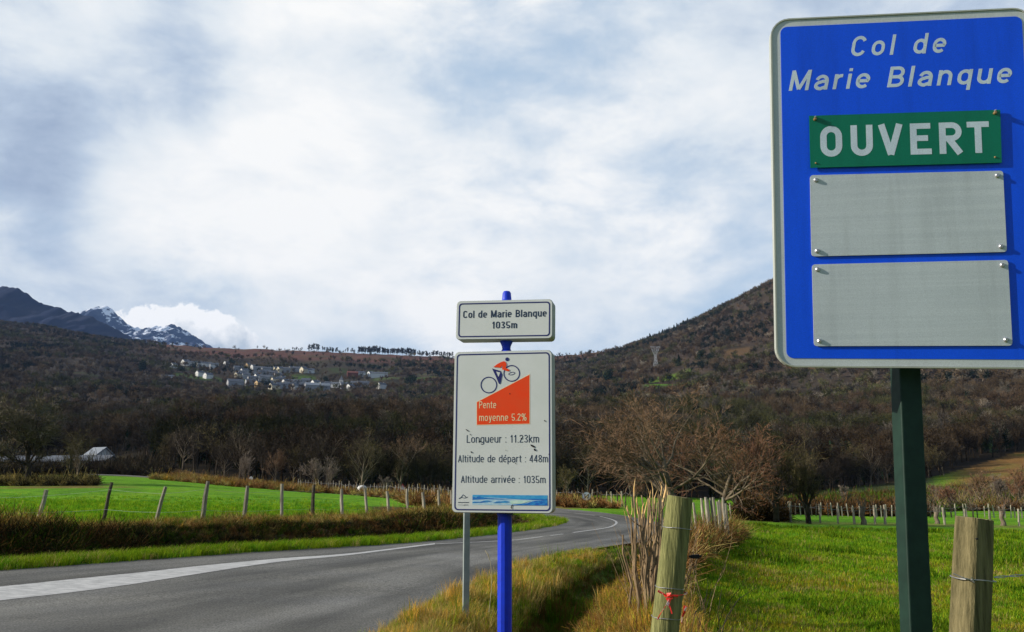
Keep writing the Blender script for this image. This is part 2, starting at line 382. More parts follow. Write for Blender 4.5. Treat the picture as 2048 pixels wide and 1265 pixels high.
def dens_pair():
    # the same parameter on both edges
    L_, R_ = np.array(RL, float), np.array(RR, float)
    def cr(P, n):
        Q = np.vstack([2 * P[0] - P[1], P, 2 * P[-1] - P[-2]]); out = []
        for i in range(1, len(Q) - 2):
            for k in range(n):
                t = k / n
                out.append(0.5 * ((2 * Q[i]) + (-Q[i - 1] + Q[i + 1]) * t + (2 * Q[i - 1] - 5 * Q[i] + 4 * Q[i + 1] - Q[i + 2]) * t * t + (-Q[i - 1] + 3 * Q[i] - 3 * Q[i + 1] + Q[i + 2]) * t ** 3))
        out.append(Q[-2]); return np.array(out)
    return cr(L_, 10), cr(R_, 10)
EL, ER = dens_pair()
DITCH = densify([(-.2, 3), (.15, 8), (.40, 10.5), (.95, 13.6), (2.0, 18), (3.3, 22.3), (4.9, 26.5), (6.6, 31)], 0.8)
def dist(X, Y, P):
    A, B = P[:-1], P[1:]; out = np.full(X.shape, 1e9)
    for a, b in zip(A, B):
        d = b - a; l = d @ d
        t = np.clip(((X - a[0]) * d[0] + (Y - a[1]) * d[1]) / l, 0, 1)
        out = np.minimum(out, (X - a[0] - t * d[0]) ** 2 + (Y - a[1] - t * d[1]) ** 2)
    return np.sqrt(out)
def inside(X, Y, P):
    r = np.zeros(X.shape, bool); n = len(P)
    for i in range(n):
        x1, y1 = P[i]; x2, y2 = P[(i + 1) % n]
        if y1 == y2: continue
        c = ((y1 > Y) != (y2 > Y)) & (X < (x2 - x1) * (Y - y1) / (y2 - y1) + x1)
        r ^= c
    return r
RP = np.vstack([EL, ER[::-1]])
LPOLY = np.vstack([EL, [(-200, 184), (-200, -22)]])           # everything on the field side of the road's left edge
def road_info(X, Y):
    """signed distance to the road (negative inside), and the distance to its left and right edge"""
    dl, dr = dist(X, Y, EL), dist(X, Y, ER)
    ins = inside(X, Y, RP)
    return np.where(ins, -1, 1) * np.minimum(dl, dr), dl, dr, inside(X, Y, LPOLY) & ~ins
def height(X, Y, full=False):
    X, Y = np.asarray(X, float), np.asarray(Y, float)
    z = table(X, Y)
    r = np.hypot(X, Y)
    z = z + fbm(X / 70, Y / 70, 4) * np.clip((r - 200) / 400, 0, 1) * 9
    z = z + fbm(X / 6, Y / 6, 3) * 0.10 * sstep(8, 30, r)
    m = (r < 230) & (Y > -40)
    sd = np.full(X.shape, 50.0); left = np.zeros(X.shape, bool); dl = np.full(X.shape, 50.0); dr = np.full(X.shape, 50.0)
    if m.any():
        a, b, c, d = road_info(X[m], Y[m]); sd[m], dl[m], dr[m], left[m] = a, b, c, d
    zt = table(X, Y); z = np.where(sd < 3, z + (zt - z) * sstep(3, 0.5, sd), z)   # no bumps next to the road
    z = z + np.where(sd < 0.02, -0.07, 0.03 * sstep(0, .25, sd))
    # left verge, ditch and bank up to the field fence (only along the first stretch)
    w = left * sstep(46, 38, Y) 
    q = np.where(w > 0, dl, 0)
    z = z + w * (-0.35 * np.exp(-((q - 2.3) / 0.8) ** 2) + 0.26 * np.exp(-((q - 5.2) / 1.7) ** 2) + 0.12 * fbm(X / 1.3, Y / 1.3, 3) * sstep(1.5, 3, q) * sstep(9, 6, q))
    # right hand ditch
    m2 = (Y > 0) & (Y < 34) & (X > -3) & (X < 14)
    if m2.any():
        dd = dist(X[m2], Y[m2], DITCH)
        dz = -0.55 * np.exp(-(dd / 0.62) ** 2) * sstep(33, 26, Y[m2]) * sstep(3, 8, Y[m2])
        dz = dz + 0.14 * np.exp(-((dd - 1.5) / 0.6) ** 2) * (sd[m2] > 1.5) + 0.05 * fbm(X[m2] / .6, Y[m2] / .6, 3) * (sd[m2] > .3)
        z[m2] = z[m2] + dz
    if full: return z, sd, dl, dr, left
    return z
def H(x, y): return float(height(np.array([x]), np.array([y]))[0])
def ground_at(px, py, ymin, ymax):
    """where the sight line through a point of the photograph meets the ground, between two depths"""
    Ys = np.exp(np.linspace(math.log(ymin), math.log(ymax), 160)); d = ray(px, py)
    P = np.array([(d.x / d.y * y, y) for y in Ys]); zl = EYE + d.z / d.y * Ys
    z = height(P[:, 0], P[:, 1]); s = z - zl
    for i in range(len(Ys) - 1):
        if s[i] <= 0 < s[i + 1] or s[i] >= 0 > s[i + 1]:
            return Vector((P[i, 0], P[i, 1], z[i]))
    i = int(np.argmin(np.abs(s))); return Vector((P[i, 0], P[i, 1], z[i]))

# open patches (no wood): photo columns and rows, from depth to depth
OPEN = [ # px0, px1, Y0, Y1, colour
    (330, 430, 1465, 1540, (0.055, 0.085, 0.02)), (318, 400, 1625, 1680, (0.045, 0.06, 0.025)), (470, 560, 1510, 1570, (0.06, 0.075, 0.025)),
    (575, 618, 1570, 1630, (0.06, 0.10, 0.02)), (650, 740, 1690, 1725, (0.040, 0.055, 0.02)), (730, 800, 1860, 1890, (0.038, 0.055, 0.02)),
    (730, 800, 1700, 1760, (0.06, 0.09, 0.025)), (740, 870, 1540, 1610, (0.06, 0.085, 0.025)), (640, 700, 1480, 1510, (0.07, 0.11, 0.02)), (830, 905, 1640, 1680, (0.065, 0.065, 0.03)),
    (160, 240, 1015, 1035, (0.055, 0.08, 0.02)), (240, 300, 960, 975, (0.05, 0.08, 0.02)), (290, 430, 1110, 1125, (0.05, 0.08, 0.02)), (560, 700, 1205, 1225, (0.045, 0.07, 0.02)), (100, 180, 1250, 1275, (0.04, 0.045, 0.02)),
    (1305, 1390, 990, 1070, (0.09, 0.15, 0.015)), (1298, 1395, 890, 936, (0.075, 0.15, 0.012)), (1130, 1330, 876, 886, (0.14, 0.13, 0.08)),
    (1405, 1440, 950, 985, (0.06, 0.09, 0.02)), (1340, 1400, 770, 785, (0.05, 0.07, 0.02)), (1400, 1560, 850, 858, (0.11, 0.11, 0.06)),
    (1390, 1440, 1110, 1130, (0.13, 0.09, 0.04)), (1590, 1740, 945, 990, (0.15, 0.07, 0.03)), (1140, 1290, 930, 950, (0.10, 0.085, 0.04)), (1450, 1600, 780, 800, (0.07, 0.075, 0.025)), (1460, 1520, 1100, 1190, (0.10, 0.06, 0.028)),
    (1440, 1500, 1230, 1250, (0.07, 0.06, 0.02)), (1900, 2048, 640, 680, (0.055, 0.06, 0.02))]
def px_of(X, Y): return CX + 1735.0 * X / np.maximum(Y, 1)
def wooded(X, Y):
    """wood density 0..1"""
    p = px_of(X, Y); n = fbm(X / 90, Y / 90, 3)
    foot = np.interp(p, [-500, 0, 230, 330, 420, 600, 800, 1000, 1200, 1400, 1560, 1640, 1760, 1850, 1950, 2048, 2600],
                     [300, 300, 300, 215, 178, 172, 170, 168, 168, 170, 172, 200, 215, 235, 265, 300, 330])
    w = sstep(0, 12, Y - foot)
    for a, b, y0, y1, c in OPEN:
        w = w * (1 - sstep(-8, 4, p - a) * sstep(8, -4, p - b) * (Y > y0) * (Y < y1))
    rid = sstep(1950, 2050, Y) * sstep(260, 330, p) * sstep(1290, 1240, p)
    w = w * (1 - 0.93 * rid)
    vil = sstep(1330, 1400, Y) * sstep(300, 340, p) * sstep(840, 780, p)
    w = w * (1 - 0.58 * vil)
    w = w * np.where((Y > 620), np.clip(0.85 + 1.5 * n, 0.35, 1), 1)
    return w

# ------------------------------------------------------------------ ground mesh
def build_ground():
    az_in = np.radians(np.linspace(-41, 41, 440)); az_out = np.radians(np.linspace(41, 319, 60))[1:-1]
    az = np.concatenate([az_in, az_out]); n = len(az)
    r = np.concatenate([np.exp(np.linspace(math.log(1.2), math.log(90), 230)), np.exp(np.linspace(math.log(90), math.log(3300), 190))[1:], [4200, 6000, 9000]])
    A, Rr = np.meshgrid(az, r); X, Y = np.sin(A) * Rr, np.cos(A) * Rr
    # behind the camera the land is mirrored: plain verge and field
    Yt = np.where(Y > 0.8 * np.abs(X), Y, np.maximum(0.8 * np.abs(X), 1))
    z, sd, dl, dr, left = height(X, Y, True)
    back = sstep(45, 75, np.degrees(np.abs(((A + np.pi) % (2 * np.pi)) - np.pi)))
    zb = fbm(X / 400, Y / 400, 4) * np.clip(Rr - 60, 0, 1500) * 0.22 + np.clip(Rr - 300, 0, 3000) * 0.06
    z = z * (1 - back * sstep(12, 80, Rr)) + zb * back * sstep(12, 80, Rr)
    V = np.stack([X, Y, z], -1).reshape(-1, 3); V = np.vstack([V, [(0, 0, float(z[0].mean()))]])
    i = np.arange(len(r) - 1)[:, None]; j = np.arange(n)[None, :]; j2 = (j + 1) % n
    Q = np.stack([i * n + j, i * n + j2, (i + 1) * n + j2, (i + 1) * n + j], -1).reshape(-1, 4)[:, ::-1]
    T = np.stack([np.full(n, len(V) - 1), (np.arange(n) + 1) % n, np.arange(n)], -1)[:, ::-1]
    # land cover
    p = px_of(X, Y); C = np.zeros(X.shape + (3,))
    def put(w, c):
        nonlocal C
        w = np.clip(w, 0, 1)[..., None]; C = C * (1 - w) + np.array(c) * w
    put(np.ones(X.shape), (0.105, 0.245, 0.008))
    fn = fbm(X / 5, Y / 5, 4)
    fn2 = fbm(X / 1.6 + 9, Y / 3.2, 3)
    put(sstep(-.1, .5, fn) * .6 * (Y < 200), (0.16, 0.27, 0.012)); put(sstep(0.0, .45, -fn + fn2) * .6 * (Y < 90), (0.055, 0.15, 0.008))
    put(sstep(-.1, .3, fn2 + .2 * fn) * .75 * (Y < 20) * (p > 1250) , (0.17, 0.13, 0.035))
    # dry verges
    w = (Y < 40) * (~left) * (sd > 0) * sstep(0.9, -0.2, X - np.interp(Y, [0, 5, 10, 20, 30], [1.2, 1.0, 2.0, 4.3, 7.6]))
    put(w, (0.13, 0.10, 0.02)); put(w * sstep(-.1, .3, fn2), (0.07, 0.10, 0.015))
    w = left * sstep(10, 6.5, dl) * (Y < 60); put(w, (0.055, 0.035, 0.015))
    w = left * sstep(1.6, 1.0, dl) * (Y < 60); put(w, (0.06, 0.10, 0.012))
    # rough strips along the far road and the fences
    w = sstep(3.2, 1.2, sd) * (sd > 0) * (Y > 60); put(w * .9, (0.16, 0.11, 0.035))
    # brown slope at the right, mound, rough band
    w = sstep(1845, 1960, p) * sstep(95, 125, Y) * (Y < 420); put(w, (0.19, 0.100, 0.032)); put(w * sstep(.0, .5, fbm(X / 14, Y / 14)), (0.11, 0.12, 0.022))
    w = sstep(1560, 1620, p) * sstep(1900, 1840, p) * sstep(125, 140, Y) * (Y < 300); put(w, (0.055, 0.065, 0.018))
    w = sstep(1300, 1340, p) * sstep(56, 60, Y) * sstep(67, 62, Y); put(w * .7, (0.16, 0.15, 0.04))
    w = sstep(300, 240, p) * sstep(84, 90, Y) * sstep(112, 104, Y); put(w * sstep(-.3, .2, fn), (0.15, 0.12, 0.03))
    w = sstep(340, 300, p) * sstep(150, 165, Y); put(w, (0.045, 0.035, 0.02))
    w = sstep(300, 340, p) * sstep(720, 620, p) * (sd > 5) * (~left) * (Y > 95) * (Y < 230); put(w, (0.15, 0.085, 0.03))
    # woods and the moor
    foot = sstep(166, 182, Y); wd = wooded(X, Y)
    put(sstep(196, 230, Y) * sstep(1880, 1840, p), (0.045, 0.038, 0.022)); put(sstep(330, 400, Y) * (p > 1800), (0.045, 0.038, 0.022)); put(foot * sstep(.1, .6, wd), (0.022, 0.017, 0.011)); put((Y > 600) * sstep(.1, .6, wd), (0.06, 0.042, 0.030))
    rid = sstep(1900, 2020, Y) * sstep(200, 330, p) * sstep(1320, 1240, p)
    rn = fbm(X / 60, Y / 60, 4)
    put(rid, (0.115, 0.050, 0.035)); put(rid * sstep(0, .3, rn) * .7, (0.07, 0.06, 0.03)); put(rid * sstep(.1, .35, -rn) * .6, (0.06, 0.035, 0.028))
    for a, b, y0, y1, c in OPEN:
        put(sstep(-6, 3, p - a) * sstep(6, -3, p - b) * sstep(-4, 4, Y - y0) * sstep(4, -4, Y - y1), c)
    put(back * sstep(60, 200, Rr), (0.05, 0.07, 0.02))
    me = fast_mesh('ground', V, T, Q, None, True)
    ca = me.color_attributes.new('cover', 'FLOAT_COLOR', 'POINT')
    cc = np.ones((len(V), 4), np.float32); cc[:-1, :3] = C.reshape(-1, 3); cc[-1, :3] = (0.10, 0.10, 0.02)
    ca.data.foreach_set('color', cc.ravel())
    m = bpy.data.materials.new('ground_cover'); m.use_nodes = True; nt = m.node_tree; N, L = nt.nodes.new, nt.links.new
    b = nt.nodes['Principled BSDF']; b.inputs['Roughness'].default_value = 0.95; b.inputs['Specular IOR Level'].default_value = 0.05
    a = N('ShaderNodeAttribute'); a.attribute_name = 'cover'; tc = N('ShaderNodeTexCoord')
    f = None
    for sc_, lo in ((0.9, .7), (7.0, .65), (45.0, .6)):
        n = N('ShaderNodeTexNoise'); n.inputs['Scale'].default_value = sc_; n.inputs['Detail'].default_value = 4; L(tc.outputs['Object'], n.inputs['Vector'])
        q = N('ShaderNodeMapRange'); q.inputs[1].default_value = .3; q.inputs[2].default_value = .7; q.inputs[3].default_value = lo; q.inputs[4].default_value = 2 - lo
        L(n.outputs['Fac'], q.inputs[0])
        if f is None: f = q.outputs[0]
        else:
            x = N('ShaderNodeMath'); x.operation = 'MULTIPLY'; L(f, x.inputs[0]); L(q.outputs[0], x.inputs[1]); f = x.outputs[0]
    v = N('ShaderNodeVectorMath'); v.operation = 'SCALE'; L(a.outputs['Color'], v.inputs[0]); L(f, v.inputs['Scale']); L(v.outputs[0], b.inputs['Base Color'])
    n = N('ShaderNodeTexNoise'); n.inputs['Scale'].default_value = 12; n.inputs['Detail'].default_value = 8; L(tc.outputs['Object'], n.inputs['Vector'])
    bp = N('ShaderNodeBump'); bp.inputs['Strength'].default_value = .7; bp.inputs['Distance'].default_value = .06; L(n.outputs['Fac'], bp.inputs['Height']); L(bp.outputs[0], b.inputs['Normal'])
    me.materials.append(m)
    tag(link('ground', me), kind='structure')
build_ground()

# ------------------------------------------------------------------ road
def asphalt():
    m = bpy.data.materials.new('worn_asphalt'); m.use_nodes = True; nt = m.node_tree; N, L = nt.nodes.new, nt.links.new
    b = nt.nodes['Principled BSDF']; b.inputs['Roughness'].default_value = .85; b.inputs['Specular IOR Level'].default_value = .25
    uv = N('ShaderNodeUVMap'); tc = N('ShaderNodeTexCoord')
    def noise(v, sc, det, s=None):
        if s:
            mp = N('ShaderNodeMapping'); mp.inputs['Scale'].default_value = s; L(v, mp.inputs[0]); v = mp.outputs[0]
        n = N('ShaderNodeTexNoise'); n.inputs['Scale'].default_value = sc; n.inputs['Detail'].default_value = det; L(v, n.inputs['Vector']); return n.outputs['Fac']
    def mr(v, a, b_, c, d):
        q = N('ShaderNodeMapRange'); q.inputs[1].default_value = a; q.inputs[2].default_value = b_; q.inputs[3].default_value = c; q.inputs[4].default_value = d; L(v, q.inputs[0]); return q.outputs[0]
    def mul(a, b_):
        x = N('ShaderNodeMath'); x.operation = 'MULTIPLY'; L(a, x.inputs[0]); L(b_, x.inputs[1]); return x.outputs[0]
    f = mr(noise(uv.outputs[0], 1.0, 6, (7.0, 0.10, 1)), .36, .66, .50, 1.25)          # streaks along the lanes
    f = mul(f, mr(noise(tc.outputs['Object'], .35, 5), .35, .65, .72, 1.18))           # patches
    f = mul(f, mr(noise(tc.outputs['Object'], 42, 4), .32, .68, .45, 1.6))               # stone grain
    f = mul(f, mr(noise(tc.outputs['Object'], 14, 3), .3, .7, .85, 1.15))
    mx = N('ShaderNodeMix'); mx.data_type = 'RGBA'; mx.inputs[6].default_value = (.12, .118, .115, 1); mx.inputs[7].default_value = (.14, .13, .105, 1)
    L(noise(tc.outputs['Object'], .6, 3), mx.inputs[0])
    v = N('ShaderNodeVectorMath'); v.operation = 'SCALE'; L(mx.outputs[2], v.inputs[0]); L(f, v.inputs['Scale'])
    # dirt and grit gathered along both edges, cracks
    su = N('ShaderNodeSeparateXYZ'); L(uv.outputs[0], su.inputs[0]); e1 = N('ShaderNodeMath'); e1.operation = 'SUBTRACT'; L(su.outputs[0], e1.inputs[0]); e1.inputs[1].default_value = .5
    e2 = N('ShaderNodeMath'); e2.operation = 'ABSOLUTE'; L(e1.outputs[0], e2.inputs[0]); e3 = N('ShaderNodeMath'); e3.operation = 'MULTIPLY_ADD'; L(noise(tc.outputs['Object'], 2.5, 6), e3.inputs[0]); e3.inputs[1].default_value = .10; L(e2.outputs[0], e3.inputs[2])
    dm = N('ShaderNodeMix'); dm.data_type = 'RGBA'; L(mr(e3.outputs[0], .515, .56, 0, .75), dm.inputs[0]); L(v.outputs[0], dm.inputs[6]); dm.inputs[7].default_value = (.13, .105, .07, 1)
    vo = N('ShaderNodeTexVoronoi'); vo.feature = 'DISTANCE_TO_EDGE'; vo.inputs['Scale'].default_value = .22; wv = N('ShaderNodeVectorMath'); wv.operation = 'MULTIPLY_ADD'
    nn = N('ShaderNodeTexNoise'); nn.inputs['Scale'].default_value = 1.2; nn.inputs['Detail'].default_value = 6; L(tc.outputs['Object'], nn.inputs['Vector']); L(nn.outputs['Color'], wv.inputs[0]); wv.inputs[1].default_value = (2.2, 2.2, 0); L(tc.outputs['Object'], wv.inputs[2]); L(wv.outputs[0], vo.inputs['Vector'])
    ck = N('ShaderNodeMix'); ck.data_type = 'RGBA'; L(mr(vo.outputs['Distance'], .0, .004, .55, 0), ck.inputs[0]); L(dm.outputs[2], ck.inputs[6]); ck.inputs[7].default_value = (.035, .034, .033, 1); L(ck.outputs[2], b.inputs['Base Color'])
    bp = N('ShaderNodeBump'); bp.inputs['Strength'].default_value = .5; bp.inputs['Distance'].default_value = .01; L(noise(tc.outputs['Object'], 90, 3), bp.inputs['Height']); L(bp.outputs[0], b.inputs['Normal'])
    return m
def strip(name, A, B, off, m, nx, extra=0.0):
    """sheet between two polylines that follows the land"""
    n = len(A); V, UV = [], []
    ln = np.concatenate([[0], np.cumsum(np.linalg.norm(np.diff((A + B) / 2, axis=0), axis=1))])
    for i in range(n):
        d = (B[i] - A[i]) / np.linalg.norm(B[i] - A[i]) * extra
        a, b = A[i] - d, B[i] + d
        for k in range(nx + 1):
            q = a + (b - a) * k / nx; V.append((q[0], q[1], 0)); UV.append((k / nx, ln[i]))
    V = np.array(V); V[:, 2] = table(V[:, 0], V[:, 1]) + off
    Q = [(i * (nx + 1) + k, i * (nx + 1) + k + 1, (i + 1) * (nx + 1) + k + 1, (i + 1) * (nx + 1) + k) for i in range(n - 1) for k in range(nx)]
    me = fast_mesh(name, V, None, Q, m, True)
    me.uv_layers.new(name='UVMap')
    li = np.zeros(len(me.loops), np.int32); me.loops.foreach_get('vertex_index', li)
    me.uv_layers[0].data.foreach_set('uv', np.array(UV, np.float32)[li].ravel())
    return link(name, me)
tag(strip('road', EL, ER, 0.0, asphalt(), 10, 0.12), kind='structure')
def paint():
    m = bpy.data.materials.new('worn_road_paint'); m.use_nodes = True; nt = m.node_tree; N, L = nt.nodes.new, nt.links.new
    b = nt.nodes['Principled BSDF']; b.inputs['Roughness'].default_value = .7
    tc = N('ShaderNodeTexCoord'); mp = N('ShaderNodeMapping'); mp.inputs['Rotation'].default_value = (0, 0, math.radians(62)); mp.inputs['Scale'].default_value = (1, 6, 1)
    L(tc.outputs['Object'], mp.inputs[0])
    n = N('ShaderNodeTexNoise'); n.inputs['Scale'].default_value = 3.5; n.inputs['Detail'].default_value = 9; n.inputs['Roughness'].default_value = .75; L(mp.outputs[0], n.inputs['Vector'])
    r = N('ShaderNodeMapRange'); r.inputs[1].default_value = .40; r.inputs[2].default_value = .66; L(n.outputs['Fac'], r.inputs[0])
    x = N('ShaderNodeMix'); x.data_type = 'RGBA'; x.inputs[6].default_value = (.56, .54, .51, 1); x.inputs[7].default_value = (.16, .155, .15, 1); L(r.outputs[0], x.inputs[0]); L(x.outputs[2], b.inputs['Base Color'])
    return m
PAINT = paint()
def gnd(px, py): d = ray(px, py); t = -EYE / d.z; return (d.x * t, d.y * t)
up = densify([gnd(*q) for q in [(-330, 1203), (0, 1178), (140, 1165), (275, 1153), (400, 1140.5), (560, 1125.5), (700, 1114), (870, 1090.7)]], .5)
lo = densify([gnd(*q) for q in [(-330, 1240), (0, 1203), (140, 1188.5), (275, 1172), (400, 1154), (560, 1131.5), (700, 1117), (870, 1092.8)]], .5)
k = min(len(up), len(lo)); ii = np.linspace(0, 1, 70)
rs = lambda P: np.stack([np.interp(ii, np.linspace(0, 1, len(P)), P[:, c]) for c in (0, 1)], 1)
tag(strip('road_marking', rs(up), rs(lo), 0.005, PAINT, 3), kind='structure')
def line(P, w, name='road_marking'):
    P = densify(P, .6); t = np.gradient(P, axis=0); t /= np.linalg.norm(t, axis=1)[:, None]; nrm = np.stack([-t[:, 1], t[:, 0]], 1)
    tag(strip(name, P + nrm * w / 2, P - nrm * w / 2, 0.005, PAINT, 1), kind='structure')
line([gnd(*q) for q in [(872, 1091.7), (990, 1084), (1040, 1080), (1085, 1074)]], .10)
line([gnd(*q) for q in [(1100, 1072), (1126, 1068.5)]], .09)
line([gnd(*q) for q in [(1146, 1065.5), (1200, 1057), (1224, 1051), (1233, 1043), (1222, 1037.5), (1200, 1033)]], .10)
line([gnd(*q) for q in [(1190, 1031.5), (1165, 1029), (1148, 1027.5)]], .10)

# ------------------------------------------------------------------ mountains beyond the ridge
def mountain(name, ridge, D, m, seed, amp, depth, y_base):
    rg = np.random.RandomState(seed); px = np.linspace(ridge[0][0], ridge[-1][0], 260); ry = np.interp(px, [a for a, b in ridge], [b for a, b in ridge])
    ry = ry + fbm(px / 6 + seed, px * 0 + seed, 4) * amp
    n, k = len(px), 60; V = []
    for j in range(k + 1):
        t = j / k                                     # 0 at the foot towards us, the ridge at 0.7, back slope beyond
        for i in range(n):
            top = at(px[i], ry[i], D).z; bas = at(px[i], y_base, D).z - 60
            if t <= .7: s = t / .7; z = bas + (top - bas) * s ** 1.15; Y = D - depth * (1 - s)
            else: s = (t - .7) / .3; z = top - (top - bas) * s * .8; Y = D + depth * s
            x = at(px[i], ry[i], D).x
            V.append((x, Y, z))
    V = np.array(V); w = np.tile(np.minimum(1, np.abs(np.repeat(np.arange(k + 1) / k, n) - .7) / .12), 1)
    sc = D / 45.0
    V[:, 2] += (np.abs(fbm(V[:, 0] / sc + seed, V[:, 1] / sc * .7, 5)) - .25) * sc * 0.5 * w
    Q = [(j * n + i, j * n + i + 1, (j + 1) * n + i + 1, (j + 1) * n + i) for j in range(k) for i in range(n - 1)]
    tag(link(name, fast_mesh(name, V, None, Q, m, True)), kind='structure')
    return V
def rock(name, c1, c2, snow):
    m = mat(name, c1, .95, .1, c2, 0.008, 8)
    if snow:
        nt = m.node_tree; N, L = nt.nodes.new, nt.links.new; b = nt.nodes['Principled BSDF']; src = b.inputs['Base Color'].links[0].from_socket
        tc = N('ShaderNodeTexCoord'); mp = N('ShaderNodeMapping'); mp.inputs['Scale'].default_value = (1, .5, .55); L(tc.outputs['Object'], mp.inputs[0])
        n = N('ShaderNodeTexNoise'); n.inputs['Scale'].default_value = .0115; n.inputs['Detail'].default_value = 9; n.inputs['Roughness'].default_value = .68; L(mp.outputs[0], n.inputs['Vector'])
        r = N('ShaderNodeMapRange'); r.inputs[1].default_value = .51; r.inputs[2].default_value = .55; L(n.outputs['Fac'], r.inputs[0])
        x = N('ShaderNodeMix'); x.data_type = 'RGBA'; L(r.outputs[0], x.inputs[0]); L(src, x.inputs[6]); x.inputs[7].default_value = (.75, .78, .85, 1); L(x.outputs[2], b.inputs['Base Color'])
    return m
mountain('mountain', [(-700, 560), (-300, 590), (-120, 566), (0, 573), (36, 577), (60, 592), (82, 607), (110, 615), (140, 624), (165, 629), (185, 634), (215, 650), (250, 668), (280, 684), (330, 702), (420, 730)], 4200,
         rock('heath_haze_blue', (.007, .013, .046), (.018, .021, .046), False), 3, 4, 1100, 760)  # blue of the haze is put into the heath colour
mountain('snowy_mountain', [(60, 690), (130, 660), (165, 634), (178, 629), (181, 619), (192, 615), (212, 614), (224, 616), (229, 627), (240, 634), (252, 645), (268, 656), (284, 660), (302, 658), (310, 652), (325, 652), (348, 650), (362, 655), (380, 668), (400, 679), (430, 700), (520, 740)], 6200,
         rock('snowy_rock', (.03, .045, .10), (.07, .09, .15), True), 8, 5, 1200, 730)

# ------------------------------------------------------------------ trees
class TreeGen:
    def __init__(s, seed): s.r = random.Random(seed); s.V, s.T = [], []; s.tw = []; s.wood = MB()
    def rv(s, a=1.0): return Vector((s.r.uniform(-a, a), s.r.uniform(-a, a), s.r.uniform(-a, a)))
    def branch(s, p, d, L, r, lev, P):
        n = max(2, P['seg'][lev]); pts = [p.copy()]; rad = [r]; q = p.copy(); d = d.normalized()
        for i in range(n):
            d = (d + s.rv(P['bend'][lev]) + Vector((0, 0, P['up'][lev]))).normalized()
            q = q + d * (L / n); pts.append(q.copy()); rad.append(max(r * (1 - (i + 1) / n * P['taper'][lev]), .004))
        if lev < P['lv'] : s.wood.tube(pts, rad, 6 if lev == 0 else (4 if lev == 1 else 3), cap=(lev == 0))
        if lev >= P['lv']:
            s.tw.append((pts, r)); return
        m = P['kids'][lev]
        for k in range(m):
            t = P['start'][lev] + (1 - P['start'][lev]) * (k + s.r.random()) / m
            i = min(int(t * n), n - 1); f = t * n - i; o = pts[i].lerp(pts[i + 1], f); dd = (pts[i + 1] - pts[i]).normalized()
            ang = math.radians(s.r.uniform(*P['ang'][lev])); ax = dd.orthogonal().normalized(); ax.rotate(Matrix.Rotation(s.r.uniform(0, 6.283), 3, dd)) 
            nd = (dd * math.cos(ang) + ax * math.sin(ang))
            s.branch(o, nd, L * P['len'][lev] * s.r.uniform(.7, 1.25) * (1.12 - .45 * t if lev else 1), r * (1 - t * P['taper'][lev]) * P['rr'][lev], lev + 1, P)
    def twigs(s, w):
        V, T = [], []
        for pts, r in s.tw:
            for i in range(len(pts) - 1):
                a, b = pts[i], pts[i + 1]; n = (b - a).cross(s.rv()).normalized() * w * (1 - .5 * i / len(pts)); k = len(V)
                if i < len(pts) - 2: V += [a - n, a + n, b + n * .6, b - n * .6]; T += [(k, k + 1, k + 2), (k, k + 2, k + 3)]
                else: V += [a - n, a + n, b]; T.append((k, k + 1, k + 2))
        return V, T
BASE = dict(lv=4, seg=[5, 5, 4, 3, 2], bend=[.10, .22, .25, .3, .3], up=[.05, .12, .10, .06, .05], taper=[.55, .75, .8, .8, 1], start=[.32, .25, .2, .1, 0],
            kids=[8, 7, 6, 5, 0], ang=[(25, 60), (25, 60), (25, 60), (20, 60), (0, 0)], len=[.75, .55, .55, .55, 0], rr=[.6, .6, .55, .5, 0])
def tree_parts(seed, Hh, r, w, over=None, lean=(0, 0)):
    P = dict(BASE); P.update(over or {})
    g = TreeGen(seed); g.branch(Vector((0, 0, -.2)), Vector((lean[0], lean[1], 1)), Hh * P.get('trunk', .5), r, 0, P)
    V, T = g.twigs(w)
    zs = max([v.z for v in V] + [0.1]); k = Hh / zs
    V = [v * k for v in V]; g.wood.v = [v * k for v in g.wood.v]
    return g.wood.v, g.wood.f, V, T
def tree_thing(name, label, cat, loc, rz, seed, Hh, r, w, bm, tm, over=None, group=None, lean=(0, 0), sxy=1.0):
    a, b, c, d = tree_parts(seed, Hh, r, w, over, lean)
    o = empty(name, loc, rz); o.scale = (sxy, sxy, 1); tag(o, label, cat, group)
    link('trunk', mesh('trunk', a, b, bm, True), o)
    link('crown', fast_mesh('crown', np.array([tuple(v) for v in c]), d, None, tm), o)
    return o
def tree_single(seed, Hh, r, w, bm, tm, over=None):
    a, b, c, d = tree_parts(seed, Hh, r, w, over)
    n = len(a); V = a + c; Fc = list(b) + [tuple(i + n for i in t) for t in d]
    me = mesh('bare_tree', V, Fc, bm); me.materials.append(tm)
    mi = np.array([0] * len(b) + [1] * len(d), np.int32); me.polygons.foreach_set('material_index', mi)
    return me
